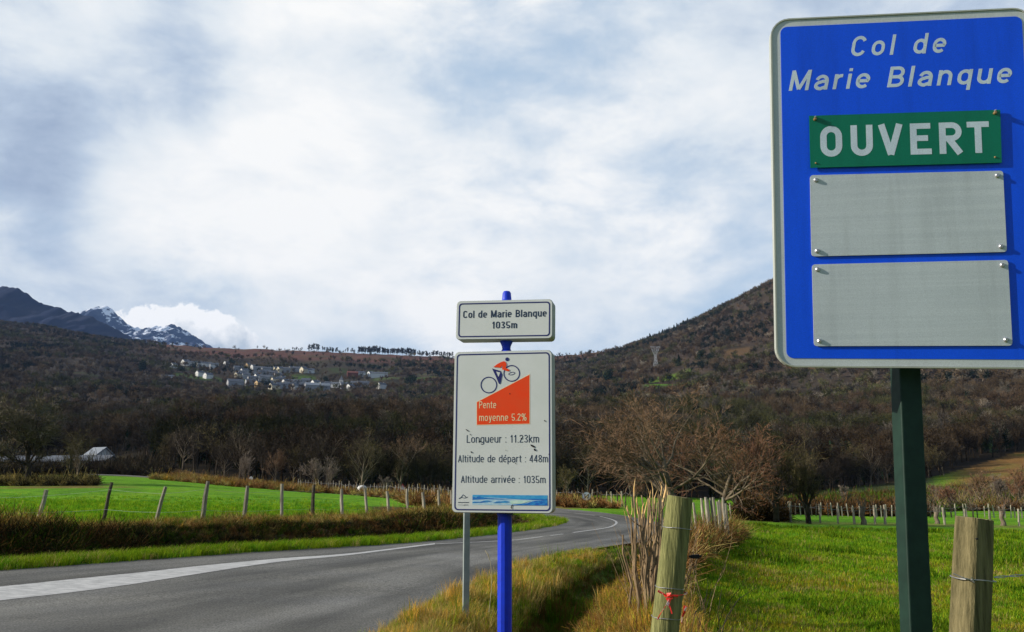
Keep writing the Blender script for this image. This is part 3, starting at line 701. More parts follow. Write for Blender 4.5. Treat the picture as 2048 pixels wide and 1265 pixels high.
def leafy(seed, n, h, rx, leaf, m, cone=False, base=.15):
    rg = np.random.RandomState(seed); V, T = [], []
    lobes = [(rg.uniform(-.5, .5), rg.uniform(-.5, .5), rg.uniform(base + .1, .85), rg.uniform(.3, .55)) for _ in range(9)]
    for i in range(n):
        if cone:
            z = rg.uniform(base * .5, 1) ; rr = (1 - z) * rx * math.sqrt(rg.rand()) * (1 + .35 * math.sin(z * 40)); a = rg.rand() * 6.283
            p = np.array([rr * math.cos(a), rr * math.sin(a), z * h - .1 * rr])
        else:
            lx, ly, lz, lr = lobes[rg.randint(9)]; v = rg.normal(size=3); v /= np.linalg.norm(v); v *= lr * rg.uniform(.6, 1.05)
            p = np.array([(lx + v[0]) * rx, (ly + v[1]) * rx, (lz + v[2] * .7) * h])
        a, b = rg.normal(size=3), rg.normal(size=3); a = a / np.linalg.norm(a) * leaf; b = b / np.linalg.norm(b) * leaf
        V += [p, p + a, p + b]; k = len(V) - 3; T.append((k, k + 1, k + 2))
    V = np.array(V); V[:, 2] = np.maximum(V[:, 2], .05)
    return fast_mesh('foliage', V, T, None, m)

# ------------------------------------------------------------------ instancing for what nobody could count
def scatter(name, label, cat, P, rz, sc, tint, templates, tilt=None):
    n = len(P); me = bpy.data.meshes.new(name); me.vertices.add(n); me.vertices.foreach_set('co', np.asarray(P, np.float32).ravel())
    a = me.attributes.new('turn', 'FLOAT_VECTOR', 'POINT'); rot = np.zeros((n, 3), np.float32); rot[:, 2] = rz
    if tilt is not None: rot[:, 0] = tilt[:, 0]; rot[:, 1] = tilt[:, 1]
    a.data.foreach_set('vector', rot.ravel())
    a = me.attributes.new('size', 'FLOAT_VECTOR', 'POINT'); sc = np.asarray(sc, np.float32); sc = np.repeat(sc[:, None], 3, 1) if sc.ndim == 1 else sc
    a.data.foreach_set('vector', sc.ravel())
    a = me.attributes.new('tint', 'FLOAT_COLOR', 'POINT'); c = np.ones((n, 4), np.float32); c[:, :3] = tint; a.data.foreach_set('color', c.ravel())
    o = link(name, me)
    c = bpy.data.collections.new(name + '_kinds')
    for t in templates: c.objects.link(bpy.data.objects.new(t.name, t))
    g = bpy.data.node_groups.new(name, 'GeometryNodeTree'); N, L = g.nodes.new, g.links.new
    g.interface.new_socket('Geometry', in_out='INPUT', socket_type='NodeSocketGeometry'); g.interface.new_socket('Geometry', in_out='OUTPUT', socket_type='NodeSocketGeometry')
    gi, go = N('NodeGroupInput'), N('NodeGroupOutput'); ip = N('GeometryNodeInstanceOnPoints'); ci = N('GeometryNodeCollectionInfo')
    ci.inputs['Collection'].default_value = c; ci.inputs['Separate Children'].default_value = True; ci.inputs['Reset Children'].default_value = True
    ip.inputs['Pick Instance'].default_value = True
    def attr(nm, ty):
        q = N('GeometryNodeInputNamedAttribute'); q.data_type = ty; q.inputs['Name'].default_value = nm; return q.outputs['Attribute']
    L(gi.outputs[0], ip.inputs['Points']); L(ci.outputs[0], ip.inputs['Instance']); L(attr('turn', 'FLOAT_VECTOR'), ip.inputs['Rotation']); L(attr('size', 'FLOAT_VECTOR'), ip.inputs['Scale'])
    L(ip.outputs[0], go.inputs[0])
    md = o.modifiers.new('scatter', 'NODES'); md.node_group = g
    tag(o, label, cat, kind='stuff'); return o

TWO = dict(lv=3, seg=[4, 4, 3, 2], kids=[8, 7, 8, 0])
def forest():
    rg = np.random.RandomState(5)
    near_t = [tree_single(100 + i, 11, .16, .044, TWIG, TWIG, dict(TWO, kids=[10, 8, 9, 0], up=[.05, .2, .15, .1, 0])) for i in range(6)]
    far_t = [tree_single(200 + i, 11, .2, .15, TWIG, TWIG, dict(lv=2, seg=[3, 3, 2], kids=[12, 16, 0], len=[.8, .5, 0, 0, 0], up=[.05, .12, .1], ang=[(25, 65), (25, 80), (0, 0), (0, 0)])) for i in range(5)]
    ivy = [leafy(300 + i, 420, 11, 2.6, .65, TWIG) for i in range(3)]
    def sample(n, y0, y1, power=1.0):
        Y = (y0 ** power + (y1 ** power - y0 ** power) * rg.rand(n)) ** (1 / power); u = rg.uniform(-.68, .66, n); X = u * Y
        k = rg.rand(n) < wooded(X, Y); X, Y = X[k], Y[k]
        return X, Y, height(X, Y)
    def tints(X, Y, n):
        t = fbm(X / 35 + 3, Y / 35, 3); g = fbm(X / 60 + 40, Y / 60 + 9, 3); r = rg.rand(n)
        brown, grey, olive, red, pale = map(np.array, ((.105, .075, .046), (.095, .082, .066), (.078, .076, .032), (.105, .070, .044), (.19, .16, .12)))
        c = np.where((t > .15)[:, None], red, brown) * (0.8 + .4 * r[:, None]); c = np.where((g > .12)[:, None], olive, c)
        k = rg.rand(n); c = np.where((k < .22)[:, None], grey, c); c = np.where((k > .96)[:, None], pale, c)
        return c * (0.45 + 1.15 * rg.rand(n)[:, None] ** 1.3)
    # wooded slope across the valley
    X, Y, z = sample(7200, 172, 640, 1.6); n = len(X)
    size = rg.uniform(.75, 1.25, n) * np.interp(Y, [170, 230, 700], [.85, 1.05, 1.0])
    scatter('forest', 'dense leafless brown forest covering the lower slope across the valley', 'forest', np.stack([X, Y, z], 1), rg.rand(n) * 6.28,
            np.stack([size * 1.1, size * 1.1, size], 1), tints(X, Y, n) * (.36 + .52 * sstep(190, 450, Y))[:, None], near_t)  # tint darkened towards the foot, painting in the deep shade there
    X, Y, z = sample(3200, 176, 640, 1.6); n = len(X); size = rg.uniform(.5, .95, n); k = fbm(X / 40 + 70, Y / 40, 2) > -.05; X, Y, z, size = X[k], Y[k], z[k], size[k]; n = len(X)
    scatter('evergreen_undergrowth', 'dark green ivy and holly masses among the bare trees of the valley forest', 'undergrowth', np.stack([X, Y, z], 1), rg.rand(n) * 6.28,
            np.stack([size * .8, size * .8, size], 1), np.array((.014, .026, .014)) * (.6 + .9 * rg.rand(n)[:, None]), ivy)
    # upper slopes
    X, Y, z = sample(40000, 640, 2500, 1.7); n = len(X); size = rg.uniform(.6, 1.2, n) * np.interp(Y, [640, 1500, 2500], [.95, 1.0, 1.0])
    c = tints(X, Y, n) * 1.15; dk = (fbm(X / 120 + 30, Y / 120, 3) > .22) & (rg.rand(n) < .6); c[dk] = np.array((.02, .028, .02))
    scatter('hillside_woodland', 'bare brown and purple woodland over the upper hillsides and around the village', 'woodland', np.stack([X, Y, z], 1), rg.rand(n) * 6.28,
            np.stack([size * 1.25, size * 1.25, size], 1), c, far_t)
    return near_t, far_t, ivy
NEAR_T, FAR_T, IVY = forest()
#PART2
# ------------------------------------------------------------------ undergrowth, grass
def blades(seed, n, h, w, spread, curl=.5, stiff=False):
    rg = np.random.RandomState(seed); V, T = [], []
    for i in range(n):
        a = rg.rand() * 6.283; r = spread * math.sqrt(rg.rand()); b = rg.rand() * 6.283; hh = h * rg.uniform(.5, 1.1); c = curl * rg.uniform(.2, 1.2) * hh
        x, y = r * math.cos(a), r * math.sin(a); dx, dy = math.cos(b), math.sin(b); sx, sy = -dy * w / 2, dx * w / 2; k = len(V)
        V += [(x - sx, y - sy, -.02), (x + sx, y + sy, -.02), (x + dx * c * .35 + sx * .8, y + dy * c * .35 + sy * .8, hh * .6), (x + dx * c * .35 - sx * .8, y + dy * c * .35 - sy * .8, hh * .6), (x + dx * c, y + dy * c, hh)]
        T += [(k, k + 1, k + 2), (k, k + 2, k + 3), (k + 3, k + 2, k + 4)]
    return fast_mesh('grass_tuft', np.array(V), T, None, GRASS)
def bush(seed, n, h, w, spread, m=None):
    """a tangle of thin stems"""
    rg = np.random.RandomState(seed); V, T = [], []
    for i in range(n):
        a = rg.rand() * 6.283; d = np.array([math.cos(a), math.sin(a), 0]); p = d * spread * .25 * rg.rand(); el = rg.uniform(.5, 1.5); L_ = h * rg.uniform(.5, 1.15)
        v = d * math.cos(el) * spread / h + np.array([0, 0, math.sin(el)])
        for k_ in range(3):
            q = p + v * L_ / 3; s_ = np.cross(v, rg.normal(size=3)); s_ = s_ / np.linalg.norm(s_) * w * (1 - .28 * k_); k = len(V)
            V += [p - s_, p + s_, q + s_ * .7, q - s_ * .7]; T += [(k, k + 1, k + 2), (k, k + 2, k + 3)]
            p = q; v = v + rg.normal(size=3) * .35 + np.array([0, 0, -.12])
    return fast_mesh('shrub', np.array(V), T, None, m or TWIG)
GRN, LIM, DRY, GLD, RST = map(np.array, ((.100, .220, .010), (.23, .31, .015), (.44, .34, .11), (.58, .35, .06), (.22, .11, .040)))
def pick(rg, n, cs, ps):
    i = rg.choice(len(cs), n, p=np.array(ps) / sum(ps)); return np.array(cs)[i] * (.65 + .7 * rg.rand(n)[:, None])
def grass():
    rg = np.random.RandomState(77)
    short = [blades(i, 16, .085, .007, .10, .7) for i in range(4)]; mid = [blades(10 + i, 20, .17, .008, .13, 1.3) for i in range(4)]; tall = [blades(20 + i, 20, .30, .006, .10, .6) for i in range(4)]
    def region(n, y0, y1, u0, u1, pw=-.6):
        Y = (y0 ** pw + (y1 ** pw - y0 ** pw) * rg.rand(n)) ** (1 / pw); X = rg.uniform(u0, u1, n) * Y; return X, Y
    # right field
    X, Y = region(52000, 3.5, 52, .10, .66, -.35); z, sd, dl, dr, left = height(X, Y, True)
    fx = np.interp(Y, [0, 5, 10, 15, 20, 26, 34, 60], [.85, 1.1, 1.85, 2.9, 4.1, 6.2, 8.9, 12]); k = (X > fx) & (sd > .3); X, Y, z, fx = X[k], Y[k], z[k], fx[k]; n = len(X)
    f = fbm(X / 1.6 + 9, Y / 3.2, 3); c = pick(rg, n, [GRN, LIM, DRY * .7], [5, 4, .5]); d = (f + .2 * rg.normal(size=n) > .18 - .30 * sstep(13, 8, Y)) & (Y < 26); c[d] = pick(rg, d.sum(), [LIM, DRY * .8, LIM * [1.3, .8, 1], np.array((.16, .11, .04))], [4, 2, 4, 1]); c[f < -.3] *= .75
    s = np.clip(Y / 14, .75, 1.7) * rg.uniform(.6, 1.2, n) * (1 + .9 * sstep(.2, .5, -f))
    scatter('meadow_grass', 'short bright green grass growing over the field right of the signs', 'grass', np.stack([X, Y, z], 1), rg.rand(n) * 6.28, np.stack([s * 1.2, s * 1.2, s], 1), c, short)
    # verge between the road and the hedge
    X, Y = region(62000, 4.5, 34, -.30, .30, -.5); z, sd, dl, dr, left = height(X, Y, True)
    fx = np.interp(Y, [0, 5, 10, 15, 20, 26, 34], [1.0, 1.2, 2.0, 3.0, 4.2, 6.3, 9]); dd = dist(X, Y, DITCH)
    k = (X < fx) & (sd > -.05) & ~left & (rg.rand(len(X)) < np.where(dd < .35, .95, 1)); X, Y, z, sd, dd = X[k], Y[k], z[k], sd[k], dd[k]; n = len(X)
    f = fbm(X / .9 + 3, Y / .9, 3); dx = X - np.interp(Y, DITCH[:, 1], DITCH[:, 0])
    c = pick(rg, n, [GRN, LIM, DRY, GLD], [3, 4, 2.2, 1]); g = ((f + .25 * rg.normal(size=n) > .12) | (rg.rand(n) < sstep(12, 9.5, Y) * .7)); c[g] = pick(rg, g.sum(), [DRY, GLD, LIM], [5, 3, 2])
    r_ = dx > .35; g = r_ & (rg.rand(n) < .72); c[g] = pick(rg, g.sum(), [GLD, RST, DRY, LIM], [3, 3, 2, 1.5]); g = (dd < .45); c[g] = pick(rg, g.sum(), [RST * .5, GRN * .6], [2, 2])
    s = rg.uniform(.35, .85, n) * np.where(sd < .5, .65, 1) * np.where(dd < .4, .75, 1) * (1 + .9 * sstep(.1, .5, f))
    tm = rg.rand(n) < (.10 + .3 * (f > .25)); P = np.stack([X, Y, z], 1)
    scatter('verge_grass', 'rough green and straw coloured grass between the road and the hedge', 'grass', P[~tm], rg.rand((~tm).sum()) * 6.28, s[~tm] * .95, c[~tm], mid)
    scatter('dry_grass', 'tall golden dry grass standing along the verge by the signs', 'dry grass', P[tm], rg.rand(tm.sum()) * 6.28, s[tm], c[tm] * [1.15, 1.05, 1], tall)
    # far verge of the road and the bank below the field fence
    X, Y = region(46000, 13, 48, -.80, .09, -.2); z, sd, dl, dr, left = height(X, Y, True)
    k = left & (dl < 1.7) & (sd > 0); n = k.sum(); s = rg.uniform(.6, 1.3, n)
    c = pick(rg, n, [GRN * 1.1, LIM, DRY], [4, 5, 1]); scatter('roadside_grass', 'low green grass strip along the far edge of the road', 'grass', np.stack([X, Y, z], 1)[k], rg.rand(n) * 6.28, s * .9, c, mid)
    k = left & (dl > 1.5) & (dl < 8.6) & (rg.rand(len(X)) < .85); X2, Y2, z2, d2 = X[k], Y[k], z[k], dl[k]; n = k.sum(); f = fbm(X2 / 2.5, Y2 / 2.5, 3)
    c = pick(rg, n, [RST * .4, np.array((.022, .022, .010)), DRY * .3, GRN * .3], [3, 5, .8, 2]); g = (d2 > 4.3); c[g] = pick(rg, g.sum(), [RST, DRY * .75, GLD * .6, GRN * .6], [2, 3, 1.5, 1.5])  # lower bank gets dimmed tints that paint its shaded side
    s = rg.uniform(.5, 1.15, n) * np.interp(d2, [1.5, 3, 5.5, 7, 8.6], [.5, .85, .85, .5, .2]) * (1 + 1.1 * np.clip(f, -.4, .6))
    scatter('bank_undergrowth', 'shade-tinted brambles and brown bracken on the bank below the field fence', 'undergrowth', np.stack([X2, Y2, z2], 1), rg.rand(n) * 6.28, s, c, [bush(40 + i, 34, .42, .010, .34) for i in range(4)])
    X, Y = region(26000, 24, 75, -.66, .0, -.2); z, sd, dl, dr, left = height(X, Y, True); k = left & (dl > 8) & (rg.rand(len(X)) < sstep(75, 40, Y)); n = k.sum(); f = fbm(X[k] / 3, Y[k] / 3, 3)
    c = pick(rg, n, [GRN, LIM * .9, np.array((.05, .16, .008))], [5, 3.5, 1.5]) * 1.35; scatter('field_grass', 'short green grass of the field left of the road', 'grass', np.stack([X, Y, z], 1)[k], rg.rand(n) * 6.28, rg.uniform(.8, 1.7, n) * (1 + .8 * (f < -.3)), c, short)
    # leaf litter and bracken right of the ditch, and along the far fences
    X, Y = region(9000, 5, 34, .02, .33, -.6); z, sd, dl, dr, left = height(X, Y, True); dx = X - np.interp(Y, DITCH[:, 1], DITCH[:, 0]); fx = np.interp(Y, [0, 5, 10, 15, 20, 30], [1.0, 1.2, 1.9, 2.8, 4.1, 7.4])
    k = (dx > .35) & (X < fx) & (sd > .5); n = k.sum(); c = pick(rg, n, [RST, RST * .6, GLD * .7, GRN * .5], [4, 3, 2, 1])
    scatter('dead_bracken', 'orange brown dead bracken and leaf litter at the foot of the cut hedge', 'bracken', np.stack([X, Y, z], 1)[k], rg.rand(n) * 6.28, rg.uniform(.25, .75, n) * np.interp(Y[k], [5, 12, 30], [.6, .8, 1.3]), c, [bush(50 + i, 30, .38, .006, .30) for i in range(4)])
    # rough bands in the middle distance
    P, Cc, Ss = [], [], []
    def band(px0, px1, y0, y1, n, cs, ps, smin, smax, road=None):
        p = rg.uniform(px0, px1, n); Y = rg.uniform(y0, y1, n); X = (p - CX) / 1735 * Y; z, sd, dl, dr, left = height(X, Y, True); k = (sd > .8)
        if road: k &= (sd < road)
        P.append(np.stack([X, Y, z], 1)[k]); Cc.append(pick(rg, k.sum(), cs, ps)); Ss.append(rg.uniform(smin, smax, k.sum()))
    band(620, 1240, 62, 150, 5200, [RST, DRY * .8, RST * .6], [3, 2, 2], .8, 2.0, 4.5); band(300, 640, 95, 175, 3000, [RST, DRY * .7, GLD * .5], [3, 2, 1], .8, 2.2, 8)
    band(1860, 2120, 100, 170, 1700, [RST * .7, np.array((.12, .09, .065)), DRY * .4, GRN * .4], [1, 4, 1.5, 1.5], .8, 3.0)
    band(1560, 1860, 122, 160, 1800, [np.array((.06, .05, .02)), RST * .5, GRN * .6], [4, 2, 3], 1.0, 2.6); band(1480, 1850, 86, 92, 700, [np.array((.05, .035, .02)), RST * .6], [3, 2], 1.4, 3.2)
    band(1480, 1560, 60, 68, 350, [np.array((.04, .03, .015)), RST * .5], [3, 2], 1.4, 3.0); band(-60, 190, 96, 108, 800, [DRY * .7, np.array((.05, .04, .02))], [3, 2], 1, 2.4)
    band(-100, 330, 165, 250, 2500, [np.array((.04, .03, .02)), np.array((.06, .05, .03))], [3, 2], 2.5, 6.0)
    P, Cc, Ss = np.vstack(P), np.vstack(Cc), np.concatenate(Ss)
    scatter('field_scrub', 'brown scrub and bracken along the field edges in the middle distance', 'scrub', P, rg.rand(len(P)) * 6.28, Ss, Cc, [bush(60 + i, 60, .45, .020, .42) for i in range(4)])
grass()

# ------------------------------------------------------------------ fences and posts
def post(parent, base, top, r, m, name='post', n=8, rnd=random.Random(3)):
    b, t = Vector(base), Vector(top); mb = MB()
    j = lambda: Vector((rnd.uniform(-1, 1), rnd.uniform(-1, 1), 0)) * r * .25
    mb.tube([b, b.lerp(t, .35) + j(), b.lerp(t, .7) + j(), t], [r * rnd.uniform(.95, 1.1), r, r * rnd.uniform(.9, 1.05), r * rnd.uniform(.8, .95)], n, jit=.12, rnd=rnd)
    return mb.build(name, m, parent, smooth=False)
def fence(name, label, posts, r, mats, wires=2, wr=.005, wz=(.35, .8), cat='fence', origin=None):
    """posts: (base, top) in world coordinates"""
    rnd = random.Random(len(posts)); o0 = Vector(posts[0][0]); root = empty(name, o0); tag(root, label, cat)
    for b, t in posts:
        post(root, Vector(b) - o0, Vector(t) - o0, r * rnd.uniform(.8, 1.2), rnd.choice(mats), n=7, rnd=rnd)
    for k in range(wires):
        mb = MB(); pts = []
        for b, t in posts:
            b, t = Vector(b), Vector(t); p = b.lerp(t, wz[k]) + Vector((0, -r, 0)); pts.append(p - o0)
        q = []
        for a, c in zip(pts[:-1], pts[1:]): q += [a, a.lerp(c, .5) - Vector((0, 0, .02))]
        q.append(pts[-1]); mb.tube(q, wr, 4, cap=False); mb.build('wire', M['wire'], root)
    return root
def P2(xb, yb, xt, yt, Y):
    return at(xb, yb, Y), at(xt, yt, Y)
# field fence left of the road: foot and head of each post as seen, and its distance
lf = [(-40, 1055, -14, 985, 28.5), (72, 1052, 93, 980, 28.5), (204, 1050, 224, 965, 28.5), (309, 1052, 331, 974, 28), (403, 1052, 416, 963, 28), (487, 1048, 495, 972, 29),
      (562, 1048, 564, 968, 30), (624, 1042, 628, 970, 31.5), (684, 1047, 683, 978, 33), (735, 1047, 730, 978, 34.5), (779, 1036, 774, 983, 36.2), (816, 1036, 814, 978, 38), (851, 1038, 845, 985, 39.5),
      (880, 1038, 877, 980, 41.5), (905, 1037, 903, 981, 43), (932, 1036, 930, 983, 44.6), (958, 1034, 957, 984, 46)]
posts = []
for xb, yb, xt, yt, Y in lf:
    b, t = P2(xb, yb, xt, yt, Y); g = H(b.x, b.y) - .25
    if b.z > g: b = b + (b - t).normalized() * min(.6, (b.z - g))
    posts.append((b, t))
fence('wire_fence', 'field fence of leaning weathered posts on the bank left of the road', posts, .062, [M['wood'], M['wood'], M['darkwood']], 2, .003, (.45, .85))
def row(px0, px1, n, Y0, Y1, h, rnd, jig=.25, lean=.12):
    out = []
    for i in range(n):
        t = (i + rnd.uniform(-jig, jig)) / max(1, n - 1); Y = Y0 + (Y1 - Y0) * t; px = px0 + (px1 - px0) * t; x = (px - CX) / 1735 * Y; z = H(x, Y)
        out.append((Vector((x, Y, z - .2)), Vector((x + rnd.uniform(-lean, lean), Y, z + h * rnd.uniform(.85, 1.15)))))
    return out
rnd = random.Random(12)
fence('wire_fence', 'low post fence behind the road bend by the round road sign', row(1108, 1262, 17, 78, 66, 1.25, rnd), .055, [M['wood'], M['darkwood'], M['darkwood']], 1, .006, (.8,))
fence('wire_fence', 'distant post fence beside the far road behind the left field', row(596, 905, 46, 136, 90, 1.5, rnd), .055, [M['wood'], M['wood'], M['darkwood']], 1, .008, (.8,))
fr = [(1403, 1050, 1020), (1460, 1050, 1018), (1503, 1045, 1017), (1516, 1046, 1024), (1577, 1050, 1011), (1636, 1052, 1016), (1671, 1055, 1021), (1704, 1056, 1024), (1745, 1058, 1022), (1765, 1059, 1022), (1790, 1058, 1026), (1883, 1056, 1023), (1925, 1057, 1026), (1972, 1058, 1028), (2030, 1061, 1028), (2075, 1062, 1030)]
ps = []
for px, yb, yt in fr:
    Y = 60 + (px - 1400) / 600 * 2; x = (px - CX) / 1735 * Y; z = H(x, Y); hh = (yb - yt) / 1700 * Y; ps.append((Vector((x, Y, z - .15)), Vector((x + rnd.uniform(-.1, .1), Y, z + hh))))
fence('wire_fence', 'pale post fence crossing the far side of the right field', ps, .075, [M['wood']], 1, .006, (.8,))
fence('wire_fence', 'second post fence behind the first, below the brown hillside', row(1480, 2090, 58, 82, 84, 1.15, rnd), .06, [M['wood'], M['wood'], M['darkwood']], 1, .007, (.8,))

# right hand gate post with its wire
def rustic_post(label, base, top, r, m, seed, name='fence_post', chamfer=False):
    rnd = random.Random(seed); root = empty(name, base); tag(root, label, 'fence post'); b, t = Vector((0, 0, 0)), Vector(top) - Vector(base)
    mb = MB(); n = 40 if chamfer else 24; pr = [1 + .05 * math.sin(2 * k * 2 * math.pi / n + seed) + rnd.uniform(-.018, .018) for k in range(n)]
    if chamfer: pr = [p * .96 * min(1.0, .80 / math.cos(math.radians((360 * k / n + 62.6 + seed * 0) % 90 - 45))) for k, p in enumerate(pr)]
    ax = t.normalized(); u = ax.cross(Vector((0, 1, 0))).normalized(); v = u.cross(ax); rings = 9; V = []
    for i in range(rings):
        f = i / (rings - 1); c = t * f + u * math.sin(f * 5 + seed) * r * .05
        for k in range(n):
            a = 2 * math.pi * k / n; rr = r * pr[k] * (1.04 - .06 * f) * (1 + rnd.uniform(-.008, .008)) * (.965 if i == rings - 1 else 1)
            V.append(c + (u * math.cos(a) + v * math.sin(a)) * rr + (ax * rnd.uniform(-.03, .03) * r if i == rings - 1 else Vector()))
    F_ = [(i * n + k, i * n + (k + 1) % n, (i + 1) * n + (k + 1) % n, (i + 1) * n + k) for i in range(rings - 1) for k in range(n)]
    V.append(t + ax * r * .04); F_ += [((rings - 1) * n + k, (rings - 1) * n + (k + 1) % n, len(V) - 1) for k in range(n)]
    mb.add(V, F_); o = mb.build('timber', m, root); o.data.materials.append(M['endgrain'])
    for p in o.data.polygons:
        if len(p.vertices) == 3: p.material_index = 1
    return root, t, ax, u, v
Yp = 3.55
top = at(1948, 1037, Yp); b = at(1941, 1400, Yp); b.z = H(b.x, b.y) - .3; d = (top - at(1941, 1265, Yp)).normalized(); b = top + d * ((b.z - top.z) / d.z)
rp, t, ax, u, v = rustic_post('thick split wooden fence post with wire round it, at the right beside the green pole', b, top, .077, M['greywood'], 5, chamfer=True)
def loop(root, h, c, r, u, v, ax, name='wire', wr=.0022, tilt=.0, m=None, tri=False):
    mb = MB(); pts = [c + (u * math.cos(a) + v * math.sin(a)) * r * 1.06 + ax * (tilt * math.cos(a) + .002 * math.sin(3 * a)) for a in [2 * math.pi * k / 24 for k in range(25)]]
    mb.tube(pts, wr, 5, cap=False); return mb.build(name, m or M['wire'], root)
cw = at(1946, 1158, Yp) - b
loop(rp, 0, cw, .077, u, v, ax, tilt=-.004)
mb = MB()                                                   # two twisted strands running on to the right, knot and loose end
s0 = cw + Vector((.08, -.01, .006)); s1 = s0 + Vector((2.4, .55, .10))
for ph in (0, math.pi):
    mb.tube([s0.lerp(s1, k / 120) + Vector((0, math.cos(k * .9 + ph), math.sin(k * .9 + ph))) * .0035 for k in range(121)], .0018, 4)
for k in (.02, .05):
    q = s0.lerp(s1, k * 3); mb.tube([q + Vector((-.006, 0, -.012)), q + Vector((.006, 0, .014))], .0014, 4)
mb.build('wire', M['wire'], rp)
mb = MB(); q = cw + Vector((-.050, -.075, .004)); mb.tube([q + Vector((-.06, .01, .022)), q + Vector((-.03, 0, .008)), q, q + Vector((.012, -.004, -.010)), q + Vector((.002, -.006, .010)), q + Vector((.014, 0, -.002))], .0022, 5); mb.build('wire', M['wire'], rp)
mb = MB(); q = at(1933, 1076, Yp) - b + Vector((0, -.074, 0)); mb.tube([q, q + Vector((0, -.008, 0))], .004, 6); mb.build('nail', M['black'], rp)
# leaning round post in the hedge
Yl = 5.6
top = at(1361, 995, Yl); low = at(1328, 1265, Yl); d = (top - low).normalized(); zb = H(low.x, Yl) - .25; b = top + d * ((zb - top.z) / d.z)
lp, t, ax, u, v = rustic_post('greenish round fence post leaning to the right, tied with red tape', b, top, .083, M['greenwood'], 2)
for py in (1056, 1175, 1235):
    w0 = at(1361 - (py - 995) * .123, py, Yl) - b; loop(lp, 0, w0, .084, u, v, ax, tilt=-.006)
    mb = MB(); e0 = w0 + Vector((.02, .09, 0)); f0 = Vector((1.72, 9.6, H(1.72, 9.6) + {1056: 1.0, 1175: .6, 1235: .3}[py])) - b
    mb.tube([e0, e0.lerp(f0, .5) - Vector((0, 0, .02)), f0], .002, 4); mb.build('wire', M['wire'], lp)
mb = MB(); k0 = at(1388, 1114, Yl + .02) - b                     # black insulator on the far side
mb.box(k0.x - .01, k0.x + .035, k0.y, k0.y + .03, k0.z - .012, k0.z + .012); mb.tube([k0 + Vector((-.03, .01, 0)), k0 + Vector((.05, .01, .002))], .008, 8); mb.build('insulator', M['black'], lp)

# red and white tape knotted round the leaning post
tape_m = mat('red_white_tape', (.88, .03, .02), .45, .4, (.88, .62, .58), 18, contrast=(.55, .60), stretch=(1, 1, .8))
def ribbon(mb, pts, w, th=.0008):
    pts = [Vector(p) for p in pts]; V = []
    for i, p in enumerate(pts):
        tt = (pts[min(i + 1, len(pts) - 1)] - pts[max(0, i - 1)]).normalized(); s_ = tt.cross(Vector((.2 * math.sin(i * 1.7), -1, .3 * math.cos(i * 2.1)))).normalized() * w * 1.45 * (.6 + .4 * math.cos(i * 1.3)); n_ = tt.cross(s_).normalized() * th
        V += [p - s_ - n_, p + s_ - n_, p + s_ + n_, p - s_ + n_]
    F_ = []
    for i in range(len(pts) - 1):
        for k in range(4): F_.append((i * 4 + k, i * 4 + (k + 1) % 4, (i + 1) * 4 + (k + 1) % 4, (i + 1) * 4 + k))
    F_ += [(3, 2, 1, 0), tuple(len(pts) * 4 - 4 + k for k in range(4))]; mb.add(V, F_)
Tc = at(1344, 1188, Yl); A3 = ax; mb = MB()
pt = lambda x, y, dy=-.10: at(x, y, Yl + dy) - Tc
knot = pt(1339, 1193)
mb1 = MB(); ribbon(mb1, [Tc - Tc + (u * math.cos(a) + v * math.sin(a)) * .092 + ax * (-.02 * math.cos(a)) for a in [math.pi * (1 + k / 14 * 2) for k in range(15)]], .005)
tape = empty('plastic_tape', Tc); tag(tape, 'red and white plastic tape knotted around the leaning greenish post', 'tape')
mb1.build('loop', tape_m, tape, fix=True)
mb1 = MB(); ribbon(mb1, [pt(1316, 1182), pt(1326, 1188), pt(1337, 1193), pt(1346, 1192), pt(1356, 1193, -.08)], .0055); ribbon(mb1, [pt(1334, 1190), pt(1341, 1188, -.115), pt(1345, 1197, -.11), pt(1337, 1203, -.105), pt(1333, 1196)], .007); mb1.build('knot', tape_m, tape)
for P_ in ([(1340, 1196), (1335, 1206), (1329, 1216), (1322, 1226), (1315, 1240)], [(1339, 1197), (1337, 1210), (1341, 1218), (1344, 1228)], ):
    mb1 = MB(); ribbon(mb1, [pt(x, y, -.11 - .004 * i) for i, (x, y) in enumerate(P_)], .008 if len(P_) == 4 else .004); mb1.build('tail', tape_m, tape)
mb1 = MB(); ribbon(mb1, [at(1371, 1212, 5.7) - Tc, at(1369, 1224, 5.7) - Tc, at(1364, 1236, 5.7) - Tc, at(1362, 1248, 5.7) - Tc], .008); mb1.build('tail', tape_m, tape)
# brambles at the foot of the post
def stems(name, label, cat, base, specs, m, rnd, n=6, tip=None, part='stem'):
    root = empty(name, base); tag(root, label, cat)
    for pts, r0, r1 in specs:
        mb = MB(); P_ = [Vector(p) - Vector(base) for p in pts]; k = len(P_); mb.tube(P_, [r0 + (r1 - r0) * i / (k - 1) for i in range(k)], n, jit=.1, rnd=rnd); o = mb.build(part, m, root, smooth=True)
        if tip and rnd.random() < tip:
            mb = MB(); d = (P_[-1] - P_[-2]).normalized(); e = P_[-1]
            mb.tube([e - d * .05, e + d * rnd.uniform(.02, .10) + Vector((rnd.uniform(-.02, .02), 0, 0)), e + d * rnd.uniform(.10, .2) + Vector((rnd.uniform(-.03, .03), 0, 0))], [r1 * 1.05, r1 * .8, r1 * .12], 5, jit=.3, rnd=rnd); mb.build('broken_tip', M['raw'], o)
    return root
rnd = random.Random(4); sp = []
